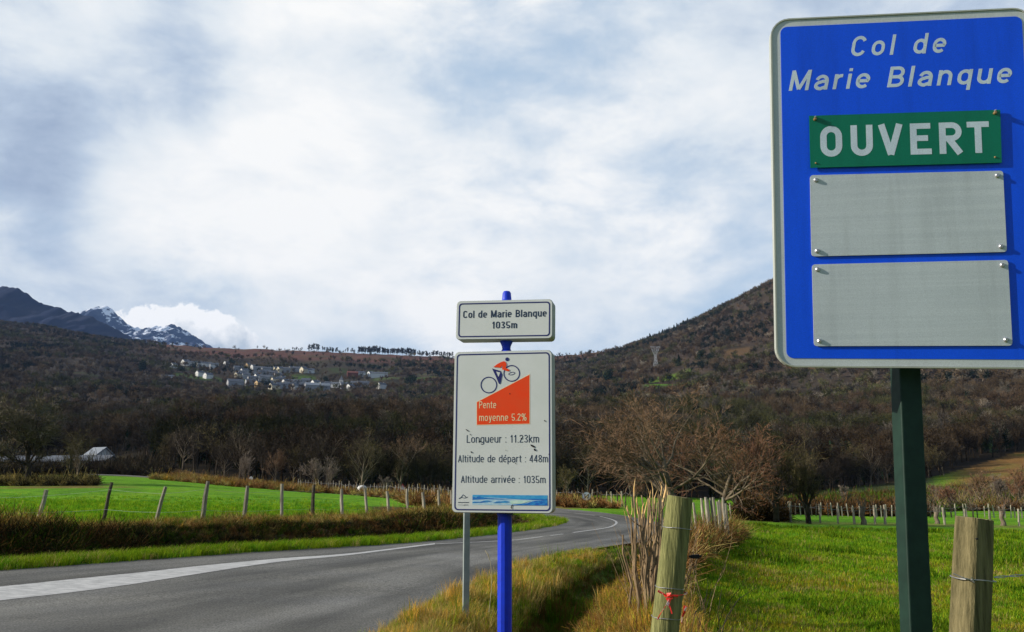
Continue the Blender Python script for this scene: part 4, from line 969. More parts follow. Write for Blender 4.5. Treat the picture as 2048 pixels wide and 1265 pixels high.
for i in range(26):
    x0, y0 = rnd.uniform(1.12, 1.45), rnd.uniform(5.5, 6.3); z0 = H(x0, y0) - .05; p = [(x0, y0, z0)]; q = Vector(p[0]); d = Vector((rnd.uniform(-.35, .6), rnd.uniform(-.3, .3), 1)).normalized(); L_ = rnd.uniform(.25, .85)
    for k in range(5): q = q + d * L_ / 5; d = (d + Vector((rnd.uniform(-.3, .4), rnd.uniform(-.2, .2), rnd.uniform(-.25, .1)))).normalized(); p.append(tuple(q))
    sp.append((p, rnd.uniform(.003, .008), .0015))
stems('bramble', 'dark thin bramble stems at the foot of the leaning greenish post', 'bramble', (1.28, 5.9, H(1.28, 5.9)), sp, M['darkbark'], rnd, 5)
# hedge cut off short: upright sticks with splintered tops
rnd = random.Random(9); sp = []; heads = [1246, 1262, 1270, 1276, 1279, 1285, 1292, 1296, 1300, 1306, 1311, 1318, 1324, 1331, 1336, 1268, 1288, 1303, 1315, 1328, 1258, 1283, 1298, 1310, 1321, 1334]
for i, hx in enumerate(heads):
    Y = rnd.uniform(9.3, 10.6); yt = rnd.uniform(985, 1040) if i > 1 else (1030 if i == 1 else 1070); tp = at(hx, yt, Y); bx = 1290 + (hx - 1290) * .45 + rnd.uniform(-10, 10); bt = at(bx, 1210, Y); bt.z = H(bt.x, bt.y) - .06
    P_ = [bt.lerp(tp, f) + Vector((rnd.uniform(-.03, .03), rnd.uniform(-.03, .03), 0)) * (0 < f < 1) for f in (0, .2, .42, .6, .8, 1)]
    sp.append((P_, rnd.choice([.009, .011, .014, .018, .026]), rnd.choice([.007, .009, .011, .014])))
    if i % 2 == 0:       # side shoot
        a = bt.lerp(tp, rnd.uniform(.4, .75)); s_ = rnd.choice((-1, 1)); sp.append(([a, a + Vector((s_ * rnd.uniform(.03, .08), rnd.uniform(-.05, .05), .12)), a + Vector((s_ * rnd.uniform(.05, .14), rnd.uniform(-.05, .05), rnd.uniform(.25, .5)))], .007, .003))
sp.append(([at(1290, 1060, 9.5), at(1262, 1040, 9.5), at(1243, 1000, 9.5)], .008, .003))
sp.append(([at(1316, 1035, 9.6), at(1330, 1010, 9.6), at(1334, 980, 9.6), at(1332, 968, 9.6)], .007, .003))
stems('cut_hedge', 'bare hedge bush cut short into upright splintered sticks beside the leaning post', 'hedge', at(1290, 1212, 9.9) * 1.0, sp, M['stick'], rnd, 7, .62)
sp = []
for i in range(60):
    x0, y0 = rnd.uniform(1.35, 2.2), rnd.uniform(9.4, 11.2); z0 = H(x0, y0) - .03; q = Vector((x0, y0, z0)); p = [tuple(q)]; d = Vector((rnd.uniform(-.4, .4), rnd.uniform(-.3, .3), 1)).normalized(); L_ = rnd.uniform(.4, 1.15)
    for k in range(5): q = q + d * L_ / 5; d = (d + Vector((rnd.uniform(-.25, .25), rnd.uniform(-.2, .2), rnd.uniform(-.1, .1)))).normalized(); p.append(tuple(q))
    sp.append((p, rnd.uniform(.003, .006), .0015))
root = empty('twiggy_undergrowth', (1.6, 10.2, H(1.6, 10.2))); tag(root, 'thin tangled brown twigs growing through the cut hedge sticks', 'undergrowth')
mb = MB(Matrix.Translation(-root.location))
for p, a, c in sp: mb.tube(p, [a + (c - a) * i / 5 for i in range(6)], 4, cap=False)
o = mb.build('twigs', M['stick'], root); tag(o, kind='stuff')

# farther along: bundle of pale stakes in brown scrub
root = empty('stake_fence', (6.0, 26, H(6.0, 26))); tag(root, 'row of pale upright stakes in brown scrub beyond the leaning post', 'stake fence')
for i, px in enumerate([1326, 1341, 1383, 1391, 1408, 1414, 1420, 1426, 1432, 1437, 1442, 1448, 1454, 1417]):
    Y = 24 + rnd.uniform(-.6, .6) + (px - 1400) * .02; tp = at(px - 4 + rnd.uniform(-2, 2), rnd.uniform(994, 1008), Y); bt = at(px + 4, 1062, Y); bt.z = H(bt.x, bt.y) - .1
    post(root, bt - root.location, tp - root.location, rnd.uniform(.028, .045), M['wood'], 'stake', 6, rnd)
def scrub(name, label, cat, P_, cs, ps, smin, smax, tpl, seed):
    rg = np.random.RandomState(seed); P_ = np.array(P_); n = len(P_); scatter(name, label, cat, P_, rg.rand(n) * 6.28, rg.uniform(smin, smax, n), pick(rg, n, cs, ps), tpl)
rg = np.random.RandomState(31); P_ = []
for _ in range(230):
    Y = rg.uniform(20, 34); x = np.interp(Y, [20, 26, 34], [4.1, 6.0, 8.6]) + rg.normal() * .24; P_.append((x, Y, H(x, Y)))
for _ in range(40):
    Y = rg.uniform(11, 19); x = np.interp(Y, [11, 19], [1.95, 3.7]) + rg.normal() * .12; P_.append((x, Y, H(x, Y)))
scrub('hedge_scrub', 'russet brambles and dead bracken along the hedge line beyond the posts', 'scrub', P_, [RST, RST * .6, DRY * .8, GRN * .5], [4, 3, 2, 1.5], .9, 1.9, [bush(70 + i, 90, .42, .005, .30) for i in range(4)], 6)

# ------------------------------------------------------------------ trees that stand apart
def base_at(px, Y): x = (px - CX) / 1735 * Y; return Vector((x, Y, H(x, Y) - .1))
tree_thing('bare_tree', 'largest leafless reddish tree with pale spreading limbs behind the leaning post', 'tree', base_at(1362, 50), .4, 41, 8.6, .20, .010, M['herobark'], M['paletwig'],
           dict(kids=[11, 7, 7, 7, 0], rr=[.55, .55, .5, .5, 0], len=[1.0, .62, .6, .7, 0], bend=[.16, .26, .3, .3, .3], trunk=.38, start=[.35, .2, .2, .1, 0], ang=[(30, 72), (25, 60), (25, 60), (20, 60), (0, 0)], up=[.02, .06, .08, .05, 0]), lean=(-.42, 0), sxy=1.15)
tree_thing('bare_tree', 'rounded leafless tree with reddish crown right of the largest bare tree', 'tree', base_at(1440, 58), 1.4, 42, 6.9, .17, .010, M['herobark'], M['redtwig'],
           dict(kids=[11, 8, 7, 6, 0], rr=[.6, .55, .5, .5, 0], len=[.95, .6, .6, .7, 0], bend=[.16, .26, .3, .3, .3], trunk=.40, start=[.4, .2, .2, .1, 0], ang=[(35, 75), (25, 60), (25, 60), (20, 60), (0, 0)]), sxy=1.15)
tree_thing('bare_tree', 'dark crooked leafless tree with forked trunk at the field edge', 'tree', base_at(1548, 58.5), 2.2, 43, 6.3, .19, .012, M['darkbark'], M['olivetwig'], dict(kids=[9, 7, 7, 5, 0], ang=[(30, 70), (25, 60), (25, 60), (20, 60), (0, 0)]), sxy=1.1)
tree_thing('bare_tree', 'narrow upright brown tree with dark trunk standing in the field fence', 'tree', base_at(1613, 59), .2, 44, 4.9, .24, .012, M['darkbark'], M['olivetwig'],
           dict(kids=[10, 8, 7, 5, 0], ang=[(10, 32), (15, 40), (20, 50), (20, 50), (0, 0)], up=[.05, .2, .2, .1, 0]), sxy=.95)
tree_thing('bare_tree', 'slim leafless tree between the two reddish crowned trees', 'tree', base_at(1470, 64), 3.2, 45, 6.4, .17, .012, M['darkbark'], M['olivetwig'], dict(kids=[8, 7, 7, 5, 0]))
tree_thing('bare_tree', 'thin leafless tree left of the largest bare tree behind the cut hedge', 'tree', base_at(1300, 62), 3.9, 46, 6.2, .14, .012, M['darkbark'], M['paletwig'], dict(kids=[8, 7, 7, 5, 0]))
def pollard(px, Y, h, label, seed):
    rnd = random.Random(seed); b = base_at(px, Y); root = empty('pollard_stump', b); tag(root, label, 'tree stump')
    mb = MB(); mb.tube([(0, 0, -.1), (.05, 0, h * .3), (-.06, 0, h * .6), (.05, 0, h)], [.26, .17, .15, .17], 8, jit=.15, rnd=rnd); mb.build('trunk', M['bark'], root, True)
    mb = MB()
    for k in range(34):
        a = rnd.uniform(0, 6.28); d = Vector((math.cos(a) * .5, math.sin(a) * .5, 1)); p = Vector((0.03, 0, h * rnd.uniform(.5, 1))); L_ = rnd.uniform(.3, .8)
        mb.tube([p, p + d * L_ * .5, p + d * L_ + Vector((0, 0, .1))], [.016, .012, .006], 3, cap=False)
    mb.build('crown', M['greytwig'], root)
pollard(1721, 59, 1.25, 'short pollarded stump with pale shoots in the far fence', 1); pollard(1792, 60, 1.5, 'dark pollarded stump just left of the green sign pole', 2)
pollard(1998, 63, 1.1, 'small dark stump by the far fence right of the thick split post', 3); pollard(1868, 64, .9, 'little stump by the far fence just right of the green sign pole', 4)
tree_thing('bare_tree', 'big round leafless tree standing alone at the left edge of the field', 'tree', base_at(54, 100), .9, 47, 11.8, .38, .032, M['darkbark'], M['lonetwig'],
           dict(kids=[13, 9, 8, 7, 0], rr=[.5, .55, .5, .5, 0], len=[.8, .6, .6, .75, 0], trunk=.45, start=[.34, .2, .2, .1, 0], ang=[(25, 62), (25, 60), (25, 60), (20, 60), (0, 0)]), sxy=1.05)
tree_thing('bare_tree', 'small pale trunked leafless tree in front of the farm', 'tree', base_at(152, 104), 1.9, 48, 6.6, .13, .018, M['bark'], M['olivetwig'], dict(kids=[8, 7, 6, 5, 0], ang=[(15, 42), (20, 50), (20, 50), (20, 60), (0, 0)]))
tree_thing('bare_tree', 'small dark leafless tree left of the pale trunked one near the farm', 'tree', base_at(134, 118), 2.9, 49, 7.6, .2, .018, M['darkbark'], M['olivetwig'], dict(kids=[8, 7, 6, 5, 0]))
def young(px, Y, h, seed, label, tm, r=.09, over=None): return tree_thing('bare_tree', label, 'tree', base_at(px, Y), seed * 1.1, seed, h, r, .022, M['bark'], tm, over or dict(lv=3, seg=[4, 4, 3, 2], kids=[14, 9, 10, 0], ang=[(15, 50), (20, 50), (20, 50), (0, 0)]))
young(487, 160, 6.5, 61, 'leftmost of the slim pale young trees at the forest foot', M['greytwig']); young(550, 162, 7.2, 62, 'slim young tree with pinkish crown at the forest foot', M['paletwig'])
young(628, 150, 5.6, 63, 'pale grey young tree leaning over the far fence left of its twin', M['greytwig']); young(660, 155, 6.6, 64, 'pale grey young tree in front of the dark forest, right of its twin', M['greytwig'])
young(768, 130, 3.0, 65, 'tiny bare sapling by the far fence left of the cycling sign', M['greytwig']); young(1132, 128, 5.2, 66, 'olive young tree just right of the cycling sign', M['olivetwig'])
young(1268, 100, 3.4, 67, 'small red twigged shrub behind the cut hedge', M['redtwig'])
young(722, 166, 13, 68, 'tall rounded olive brown tree standing out before the dark forest', M['olivetwig'], .2, dict(kids=[10, 7, 6, 5, 0], trunk=.4, start=[.2, .2, .2, .1, 0]))
young(800, 168, 11.5, 69, 'rounded brown tree at the forest foot right of the tall olive one', M['paletwig'], .2, dict(kids=[9, 7, 6, 5, 0], trunk=.4, start=[.2, .2, .2, .1, 0]))
young(1690, 110, 3.2, 70, 'small grey bare bush on the rough mound left of the green pole', M['greytwig']); young(1960, 108, 5.0, 71, 'orange brown bare tree on the slope right of the green pole', M['paletwig']); young(2035, 104, 5.6, 72, 'reddish bare tree at the far right edge of the slope', M['redtwig'])
young(2000, 118, 4.4, 73, 'greyish bare shrub between the two brown trees on the right slope', M['greytwig']); young(1895, 106, 3.2, 74, 'low russet bush just right of the green pole', M['redtwig'])

# front rank of the forest
rg = np.random.RandomState(8); kinds = [tree_single(400 + i, 11.5, .17, .026, M['darkbark'] if i % 4 else M['bark'], [M['foresttwig'], M['foresttwig'], M['foresttwig'], M['olivetwig']][i % 4], dict(TWO, kids=[11, 8, 9, 0])) for i in range(8)]
for i in range(120):
    p = rg.uniform(335, 1900); foot = np.interp(p, [330, 420, 600, 800, 1000, 1200, 1400, 1560, 1640, 1760, 1850, 1950], [215, 178, 172, 170, 168, 168, 170, 172, 200, 215, 235, 265]); Y = foot + rg.uniform(-3, 5)
    o = link('forest_edge_tree', kinds[rg.randint(8)]); o.location = base_at(p, Y); s_ = rg.uniform(.55, 1.15); o.scale = (s_ * 1.1, s_ * 1.1, s_); o.rotation_euler.z = rg.uniform(0, 6.28)
    tag(o, 'bare brown tree at the forest front, ' + ('left part of the left field' if p < 560 else 'middle of the left field' if p < 760 else 'just left of the cycling sign' if p < 1010 else 'between cycling sign and cut hedge' if p < 1300 else 'behind the bare trees of the right field' if p < 1640 else 'behind the green sign pole'), 'tree', 'bare trees along the foot of the forest')
# skyline trees
sky_t = [tree_single(500 + i, 16, .30, .20, M['ridgetwig'], M['ridgetwig'], dict(lv=3, seg=[4, 3, 2, 2], trunk=.8, kids=[22, 7, 7, 0], len=[.26, .6, .6, 0, 0], start=[.22, .2, .1, 0], ang=[(30, 75), (25, 55), (25, 60), (0, 0)], up=[.05, .25, .1, .05])) for i in range(5)]
def crest(px):
    r_ = ray(px, 697); Ys = np.linspace(1900, 2900, 80); X = r_.x / r_.y * Ys; z = height(X, Ys); i = int(np.argmax((z - EYE) / Ys)); return Vector((X[i], Ys[i], z[i] - .5))
CL = ['single small bare tree on the moorland skyline left of the others', 'low bare tree in the small group at the left of the skyline row', 'bare tree in the second small clump on the moorland skyline', 'tall spreading bare tree in the leftmost tall clump on the skyline', 'bare tree right beside the leftmost tall clump on the skyline', 'low bare tree in the gap between the skyline clumps', 'tall bare tree in the dense left part of the long skyline row', 'tall bare tree in the middle of the long skyline row', 'bare tree in the thinner right part of the skyline row next to the cycling sign', 'tiny bare tree on the skyline just right of the cycling sign', 'bare tree where the right hand hill meets the moorland skyline']
for ci_, (a, b_, n, h0, h1) in enumerate(((515, 517, 1, 9, 10), (548, 575, 4, 4, 7), (585, 606, 7, 8, 13), (617, 640, 6, 18, 23), (644, 676, 9, 12, 18), (690, 716, 8, 9, 15), (718, 762, 20, 18, 26), (764, 832, 30, 17, 23), (834, 905, 26, 12, 18), (1112, 1135, 3, 5, 8), (1255, 1275, 5, 8, 13))):
    for k in range(n):
        p = a + (b_ - a) * (k + rg.rand()) / n; o = link('skyline_tree', sky_t[rg.randint(5)]); o.location = crest(p) + Vector((0, rg.uniform(-10, 6), 0)); s_ = rg.uniform(h0, h1) / 16; o.scale = (s_, s_, s_); o.rotation_euler.z = rg.uniform(0, 6.28)
        tag(o, CL[ci_], 'tree', 'bare trees along the skyline ridge')
con = [leafy(520 + i, 700, 17, 4.6, 1.5, M['evergreen'], cone=True) for i in range(3)]
for k in range(34):
    p = 1278 + (1380 - 1278) * (k + rg.rand() * .7) / 34; o = link('conifer', con[k % 3]); o.location = crest(p) + Vector((0, rg.uniform(-25, 5), -3)); s_ = rg.uniform(.55, .95); o.scale = (s_, s_, s_)
    tag(o, 'dark pointed conifer on the skyline of the right hand hill', 'tree', 'conifers along the right hand skyline')
def evergreen(px, py, y0, y1, h, rx, label, seed, cone=False):
    g = ground_at(px, py, y0, y1); root = empty('evergreen_tree', g); tag(root, label, 'tree'); link('crown', leafy(seed, 900, h, rx, h * .07, M['evergreen'], cone), root)
    mb = MB(); mb.tube([(0, 0, -1), (0, 0, h * .5)], [h * .03, h * .015], 6); mb.build('trunk', M['darkbark'], root)
evergreen(1216, 766, 850, 1300, 21, 9, 'dark round evergreen tree left of the pylon on the hillside', 1); evergreen(1230, 768, 850, 1300, 11, 8, 'low dark evergreen clump right beside the round evergreen', 2)
evergreen(1358, 733, 900, 1600, 16, 5, 'dark pointed evergreen just right of the pylon', 3, True); evergreen(1402, 726, 900, 1700, 17, 8, 'dark evergreen above the green terraces', 4); evergreen(1424, 724, 900, 1700, 13, 11, 'wide dark evergreen clump above the green terraces', 5)
evergreen(284, 752, 1200, 1900, 26, 9, 'tall dark evergreen left of the village', 6); evergreen(463, 733, 1300, 1900, 18, 9, 'dark evergreen behind the upper row of village houses', 7); evergreen(388, 745, 1300, 1900, 22, 12, 'dark evergreen clump among the left village houses', 8)
evergreen(820, 776, 1300, 1900, 22, 12, 'dark evergreen clump right of the village', 9); evergreen(365, 745, 1300, 1900, 12, 7, 'small evergreen at the left end of the village', 10); evergreen(532, 774, 1200, 1900, 16, 9, 'dark tree before the village centre', 11); evergreen(652, 768, 1200, 1900, 16, 8, 'dark tree left of the village church', 12)

# ------------------------------------------------------------------ buildings
def house(name, label, loc, rz, w, l, h, rh, wm, rm, chim=True, win=(0, 0), group=None, over=.4, door=False):
    """gable end faces local -y, ridge runs along y"""
    root = empty(name, loc, rz); tag(root, label, 'house' if name != 'barn' else 'barn', group)
    mb = MB(); x, y = w / 2, l / 2
    mb.add([(-x, -y, -3), (x, -y, -3), (x, -y, h), (0, -y, h + rh), (-x, -y, h), (-x, y, -3), (x, y, -3), (x, y, h), (0, y, h + rh), (-x, y, h)],
           [(0, 1, 2, 3, 4), (9, 8, 7, 6, 5), (1, 6, 7, 2), (5, 0, 4, 9), (2, 7, 8, 3), (4, 3, 8, 9), (0, 5, 6, 1)]); mb.build('wall', wm, root)
    mb = MB(); k = rh / x; o = over
    for s_ in (-1, 1):
        a = [(s_ * (x + o), h - o * k + .15), (0, h + rh + .15), (0, h + rh + .45), (s_ * (x + o), h - o * k + .45)]
        V = [(q[0], yy, q[1]) for yy in (-y - o, y + o) for q in a]; mb.add(V, [(0, 1, 2, 3), (7, 6, 5, 4), (0, 4, 5, 1), (1, 5, 6, 2), (2, 6, 7, 3), (3, 7, 4, 0)])
    rf = mb.build('roof', rm, root)
    if chim:
        mb = MB(); mb.box(-.5, .5, y * .6 - .5, y * .6 + .5, h + rh * .6, h + rh + 1.3); mb.build('chimney', M['greyw'], rf)
    for r_ in range(win[0]):
        for c_ in range(win[1]):
            cx_ = (c_ - (win[1] - 1) / 2) * w / (win[1] + .3); cz = 1.6 + r_ * 2.7; mb = MB(); mb.box(cx_ - .5, cx_ + .5, -y - .04, -y + .1, cz - .6, cz + .7); mb.build('window', M['glass'], root)
    return root
V6 = [ # x, y in photo; kind; size; long; turned
 ("small grey white house at the far left of the village", 347, 736, 'white', 8, 10, -1), ("large white house, tallest of the upper left row", 371, 731, 'white', 11, 12, -1), ("long white house in the upper left row right of the tallest", 386, 731, 'white', 8, 22, 0),
 ("white house third in the upper left row", 403, 733, 'white', 8, 16, 0), ("white house with slate roof, fourth in the upper left row", 415, 734, 'white', 8, 14, 0), ("white house at the right end of the upper left row", 428, 736, 'white', 9, 14, 0),
 ("small white cottage below the upper left row", 400, 753, 'white', 8, 12, -1), ("white gabled house below the right end of the upper left row", 416, 757, 'white', 9, 12, -1), ("isolated low white house at the bottom left of the village", 335, 761, 'white', 7, 18, 0),
 ("single white gable right of the upper left row", 453, 732, 'white', 8, 9, -1), ("slate roofed house at the left of the village centre", 477, 742, 'greyw', 8, 16, 0), ("pale ochre house above the village centre", 496, 735, 'ochre', 8, 9, -1),
 ("white house with long roof left of the village centre", 490, 747, 'white', 8, 14, -1), ("small white gable between the ochre house and the cream row", 507, 738, 'white', 7, 9, -1), ("slate roofed row house above the village centre, left", 518, 743, 'greyw', 8, 18, 0), ("slate roofed row house above the village centre, right", 534, 744, 'greyw', 8, 18, 0),
 ("bright cream gable at the left of the village centre", 477, 756, 'cream', 9, 11, -1), ("grey house beside the bright cream gable", 492, 757, 'greyw', 9, 12, 0), ("bright white gable in the middle of the village", 517, 759, 'white', 10, 12, -1), ("long slate roof right of the bright white gable", 532, 761, 'greyw', 9, 20, 0),
 ("slate roofed house in the middle row, left of two", 546, 752, 'greyw', 8, 14, 0), ("slate roofed house in the middle row, right of two", 556, 754, 'greyw', 8, 12, 0), ("cream house at the left of the upper cream row", 552, 743, 'cream', 9, 10, -1), ("yellow house in the upper cream row", 561, 744, 'cream', 10, 10, -1),
 ("grey house right of the yellow one in the upper row", 573, 744, 'greyw', 8, 12, 0), ("cream gable further right in the upper row", 584, 742, 'cream', 8, 10, -1), ("slate roofed house right of the cream gable", 594, 743, 'greyw', 8, 14, 0), ("yellow house at the right end of the upper row", 607, 746, 'cream', 11, 9, -1), ("long pale house beside the right end yellow house", 620, 747, 'white', 8, 14, 0),
 ("small orange house in the village centre", 567, 763, 'ochre', 8, 9, -1), ("small cream gable left of the orange house", 549, 766, 'cream', 8, 9, -1), ("large grey barn at the lower left of the village", 470, 775, 'greyw', 13, 22, 0), ("grey house in the lower row right of the large barn", 502, 770, 'greyw', 9, 16, 0), ("ochre end house in the lower row", 518, 772, 'ochre', 8, 10, -1),
 ("cream house at the lower edge of the village", 548, 779, 'cream', 9, 14, -1), ("slate roofed house at the lower edge, second from the cream one", 564, 777, 'greyw', 9, 18, 0), ("slate roofed house at the lower edge, third from the cream one", 580, 775, 'greyw', 9, 16, 0), ("long white fronted building at the lower edge of the village", 599, 780, 'white', 9, 22, -1),
 ("small dark roofed house left of the long pale hall", 616, 780, 'white', 8, 10, -1), ("long pale hall with sheet roof at the lower right of the village", 634, 782, 'greyw', 11, 34, 0), ("white house with steep roof above the long pale hall", 631, 772, 'white', 10, 12, -1), ("slate roofed house behind the steep roofed white one", 612, 768, 'greyw', 9, 14, 0),
 ("red brown barn right of the village", 705, 753, 'red', 9, 18, 0), ("pale house beside the red brown barn", 722, 752, 'white', 8, 14, 0), ("white gabled end of the long low house right of the village", 741, 753, 'white', 9, 9, -1), ("long low white house at the right of the village", 759, 754, 'white', 7, 28, 0),
 ("white gable at the bottom right of the village", 701, 781, 'white', 9, 10, -1), ("slate roofed house behind the bottom right gable", 712, 774, 'greyw', 9, 16, 0), ("pale slate roofed house right of the bottom right gable", 726, 774, 'greyw', 9, 18, 0), ("small reddish white cottage right of the village", 763, 778, 'white', 8, 12, -1),
 ("white house just right of the church", 689, 777, 'greyw', 9, 12, 0), ("small grey house left of the church", 658, 775, 'greyw', 8, 12, 0)]
V6 += [('slate roofed cottage %s' % w_, x, y, k, 8, l, t_) for w_, x, y, k, l, t_ in (
    ('behind the bright cream gable', 485, 751, 'greyw', 13, 0), ('just above the bright white gable', 512, 752, 'white', 12, 0), ('in the dense centre of the village, upper side', 526, 750, 'greyw', 16, 0), ('in the dense centre of the village, lower side', 525, 768, 'white', 12, 0),
    ('between the orange house and the slate roofs', 558, 764, 'greyw', 14, 0), ('below the orange house', 573, 770, 'white', 12, -1), ('left of the lower cream house', 536, 772, 'greyw', 13, 0), ('above the lower cream house', 540, 762, 'greyw', 12, 0),
    ('right of the long white fronted building', 607, 776, 'greyw', 12, 0), ('above the long white fronted building', 592, 770, 'greyw', 14, 0), ('between the steep roofed house and the church', 646, 775, 'white', 10, -1), ('at the left end of the middle row', 505, 763, 'greyw', 15, 0))]
rnd = random.Random(77)
for lab, px, py, k, w, l, tr in V6:
    g = ground_at(px, py, 1150, 2300); az = math.atan2(g.x, g.y)
    wm = M[{'red': 'tile'}.get(k, k)]; rm = M['tile'] if k == 'red' else (M['sheet'] if 'sheet' in lab else M['slate'])
    rz = -az + (math.radians(-58 + rnd.uniform(-10, 8)) if tr == -1 else math.radians(-84 + rnd.uniform(-8, 8)))
    house('village_house', lab, g, rz, w * 1.2, l * 1.15, 6.4 if w < 11 else 8.5, w * .40, wm, rm, chim=(w < 13), win=(2, 2) if w < 12 else (2, 3), group='houses of the hillside village')
g = ground_at(678, 776, 1150, 2300); root = empty('church', g, -.3 - math.atan2(g.x, g.y)); tag(root, 'small white village church with a pointed bell tower', 'church')
mb = MB(); mb.box(-13, 1, -4.5, 4.5, -3, 6); mb.build('nave', M['white'], root); mb = MB(); mb.add([(-13.5, -5, 6), (1, -5, 6), (1, 5, 6), (-13.5, 5, 6), (-13.5, 0, 10), (1, 0, 10)], [(0, 1, 5, 4), (3, 4, 5, 2), (0, 4, 3), (1, 2, 5), (0, 3, 2, 1)]); mb.build('roof', M['slate'], root)
mb = MB(); mb.box(1.05, 6.5, -2.8, 2.8, -3, 13); tw = mb.build('tower', M['white'], root); mb = MB(); mb.add([(.8, -3.1, 13), (6.8, -3.1, 13), (6.8, 3.1, 13), (.8, 3.1, 13), (3.8, 0, 21)], [(0, 1, 4), (1, 2, 4), (2, 3, 4), (3, 0, 4), (3, 2, 1, 0)]); mb.build('spire', M['slate'], tw)
for s_ in (-1, 1):
    mb = MB(); mb.box(3.8 + s_ * 1.2 - .5, 3.8 + s_ * 1.2 + .5, -2.86, -2.7, 9.5, 11.8); mb.build('bell_opening', M['black'], tw)
g = ground_at(1188, 772, 850, 1300); house('stone_cottage', 'small pale ruined stone cottage on the hillside left of the round evergreen', g, -.6, 6, 9, 4.5, 2.4, M['stone'], M['stone'], False, (1, 1))
# farm at the left
def lowb(name, label, px, Y, w, l, h, rh, rz, wm, rm, dz=0, win=(0, 0), chim=False):
    x = (px - CX) / 1735 * Y; house(name, label, (x, Y, H(x, Y) + dz), rz, w, l, h, rh, wm, rm, chim, win)
lowb('barn', 'farm barn with pale sheet roof and white gable left of the road', 192, 235, 4.6, 5.0, 2.6, 1.7, math.radians(60), M['white'], M['sheet'], 1.2, (1, 1))
lowb('barn', 'long low farm shed with dark roof behind the round bare tree', 100, 222, 8, 19, 1.9, 1.6, math.radians(84), M['darkstone'], M['slate'])
lowb('barn', 'low dark roofed outbuilding in front of the white gabled barn', 183, 212, 6, 9, 1.9, 1.3, math.radians(86), M['stone'], M['slate'], .2)
lowb('barn', 'low farm shed at the far left edge behind the bare tree', 8, 226, 8, 12, 2.2, 1.6, math.radians(95), M['darkstone'], M['slate'])
root = empty('stone_wall', base_at(110, 200)); tag(root, 'long low grey farmyard wall in front of the farm sheds', 'wall')
P_ = [base_at(p, Y) - root.location for p, Y in ((-60, 203), (0, 202), (60, 201), (120, 200), (180, 199), (235, 199))]
for a, b_ in zip(P_[:-1], P_[1:]):
    mb = MB(); z0, z1 = a.z - .5, b_.z - .5; mb.add([(a.x, a.y - .2, z0), (b_.x, b_.y - .2, z1), (b_.x, b_.y + .2, z1), (a.x, a.y + .2, z0), (a.x, a.y - .2, a.z + 1.15), (b_.x, b_.y - .2, b_.z + 1.15), (b_.x, b_.y + .2, b_.z + 1.15), (a.x, a.y + .2, a.z + 1.15)],
        [(0, 1, 5, 4), (1, 2, 6, 5), (2, 3, 7, 6), (3, 0, 4, 7), (4, 5, 6, 7), (3, 2, 1, 0)]); mb.build('wall_section', M['darkstone'], root)
# pylon
g = ground_at(1312, 742, 850, 1700); sc_ = g.y / 1700 * 50; root = empty('electricity_pylon', g, .5 - .16); tag(root, 'pale lattice electricity pylon on the wooded hillside', 'pylon')
mb = MB(); hw = lambda z: (.5 - .62 * z / sc_) * sc_ * .20 if z < sc_ * .62 else sc_ * .028 + (z - sc_ * .62) / (sc_ * .38) * sc_ * .10
zs = [sc_ * k / 9 for k in range(10)]
for z0, z1 in zip(zs[:-1], zs[1:]):
    a, b_ = max(hw(z0), .4), max(hw(z1), .4)
    C0 = [(-a, -a, z0), (a, -a, z0), (a, a, z0), (-a, a, z0)]; C1 = [(-b_, -b_, z1), (b_, -b_, z1), (b_, b_, z1), (-b_, b_, z1)]
    for k in range(4): mb.tube([C0[k], C1[k]], .16, 4); mb.tube([C0[k], C1[(k + 1) % 4]], .1, 3); mb.tube([C1[k], C1[(k + 1) % 4]], .1, 3)
mb.build('lattice', M['pylon'], root)
for z, s_ in ((sc_, .30), (sc_ * .86, .22)):
    mb = MB(); mb.tube([(-s_ * sc_ * .8, 0, z), (s_ * sc_ * .8, 0, z)], .16, 4); mb.tube([(-s_ * sc_ * .8, 0, z), (0, 0, z - 2), (s_ * sc_ * .8, 0, z)], .12, 4); mb.build('crossarm', M['pylon'], root)

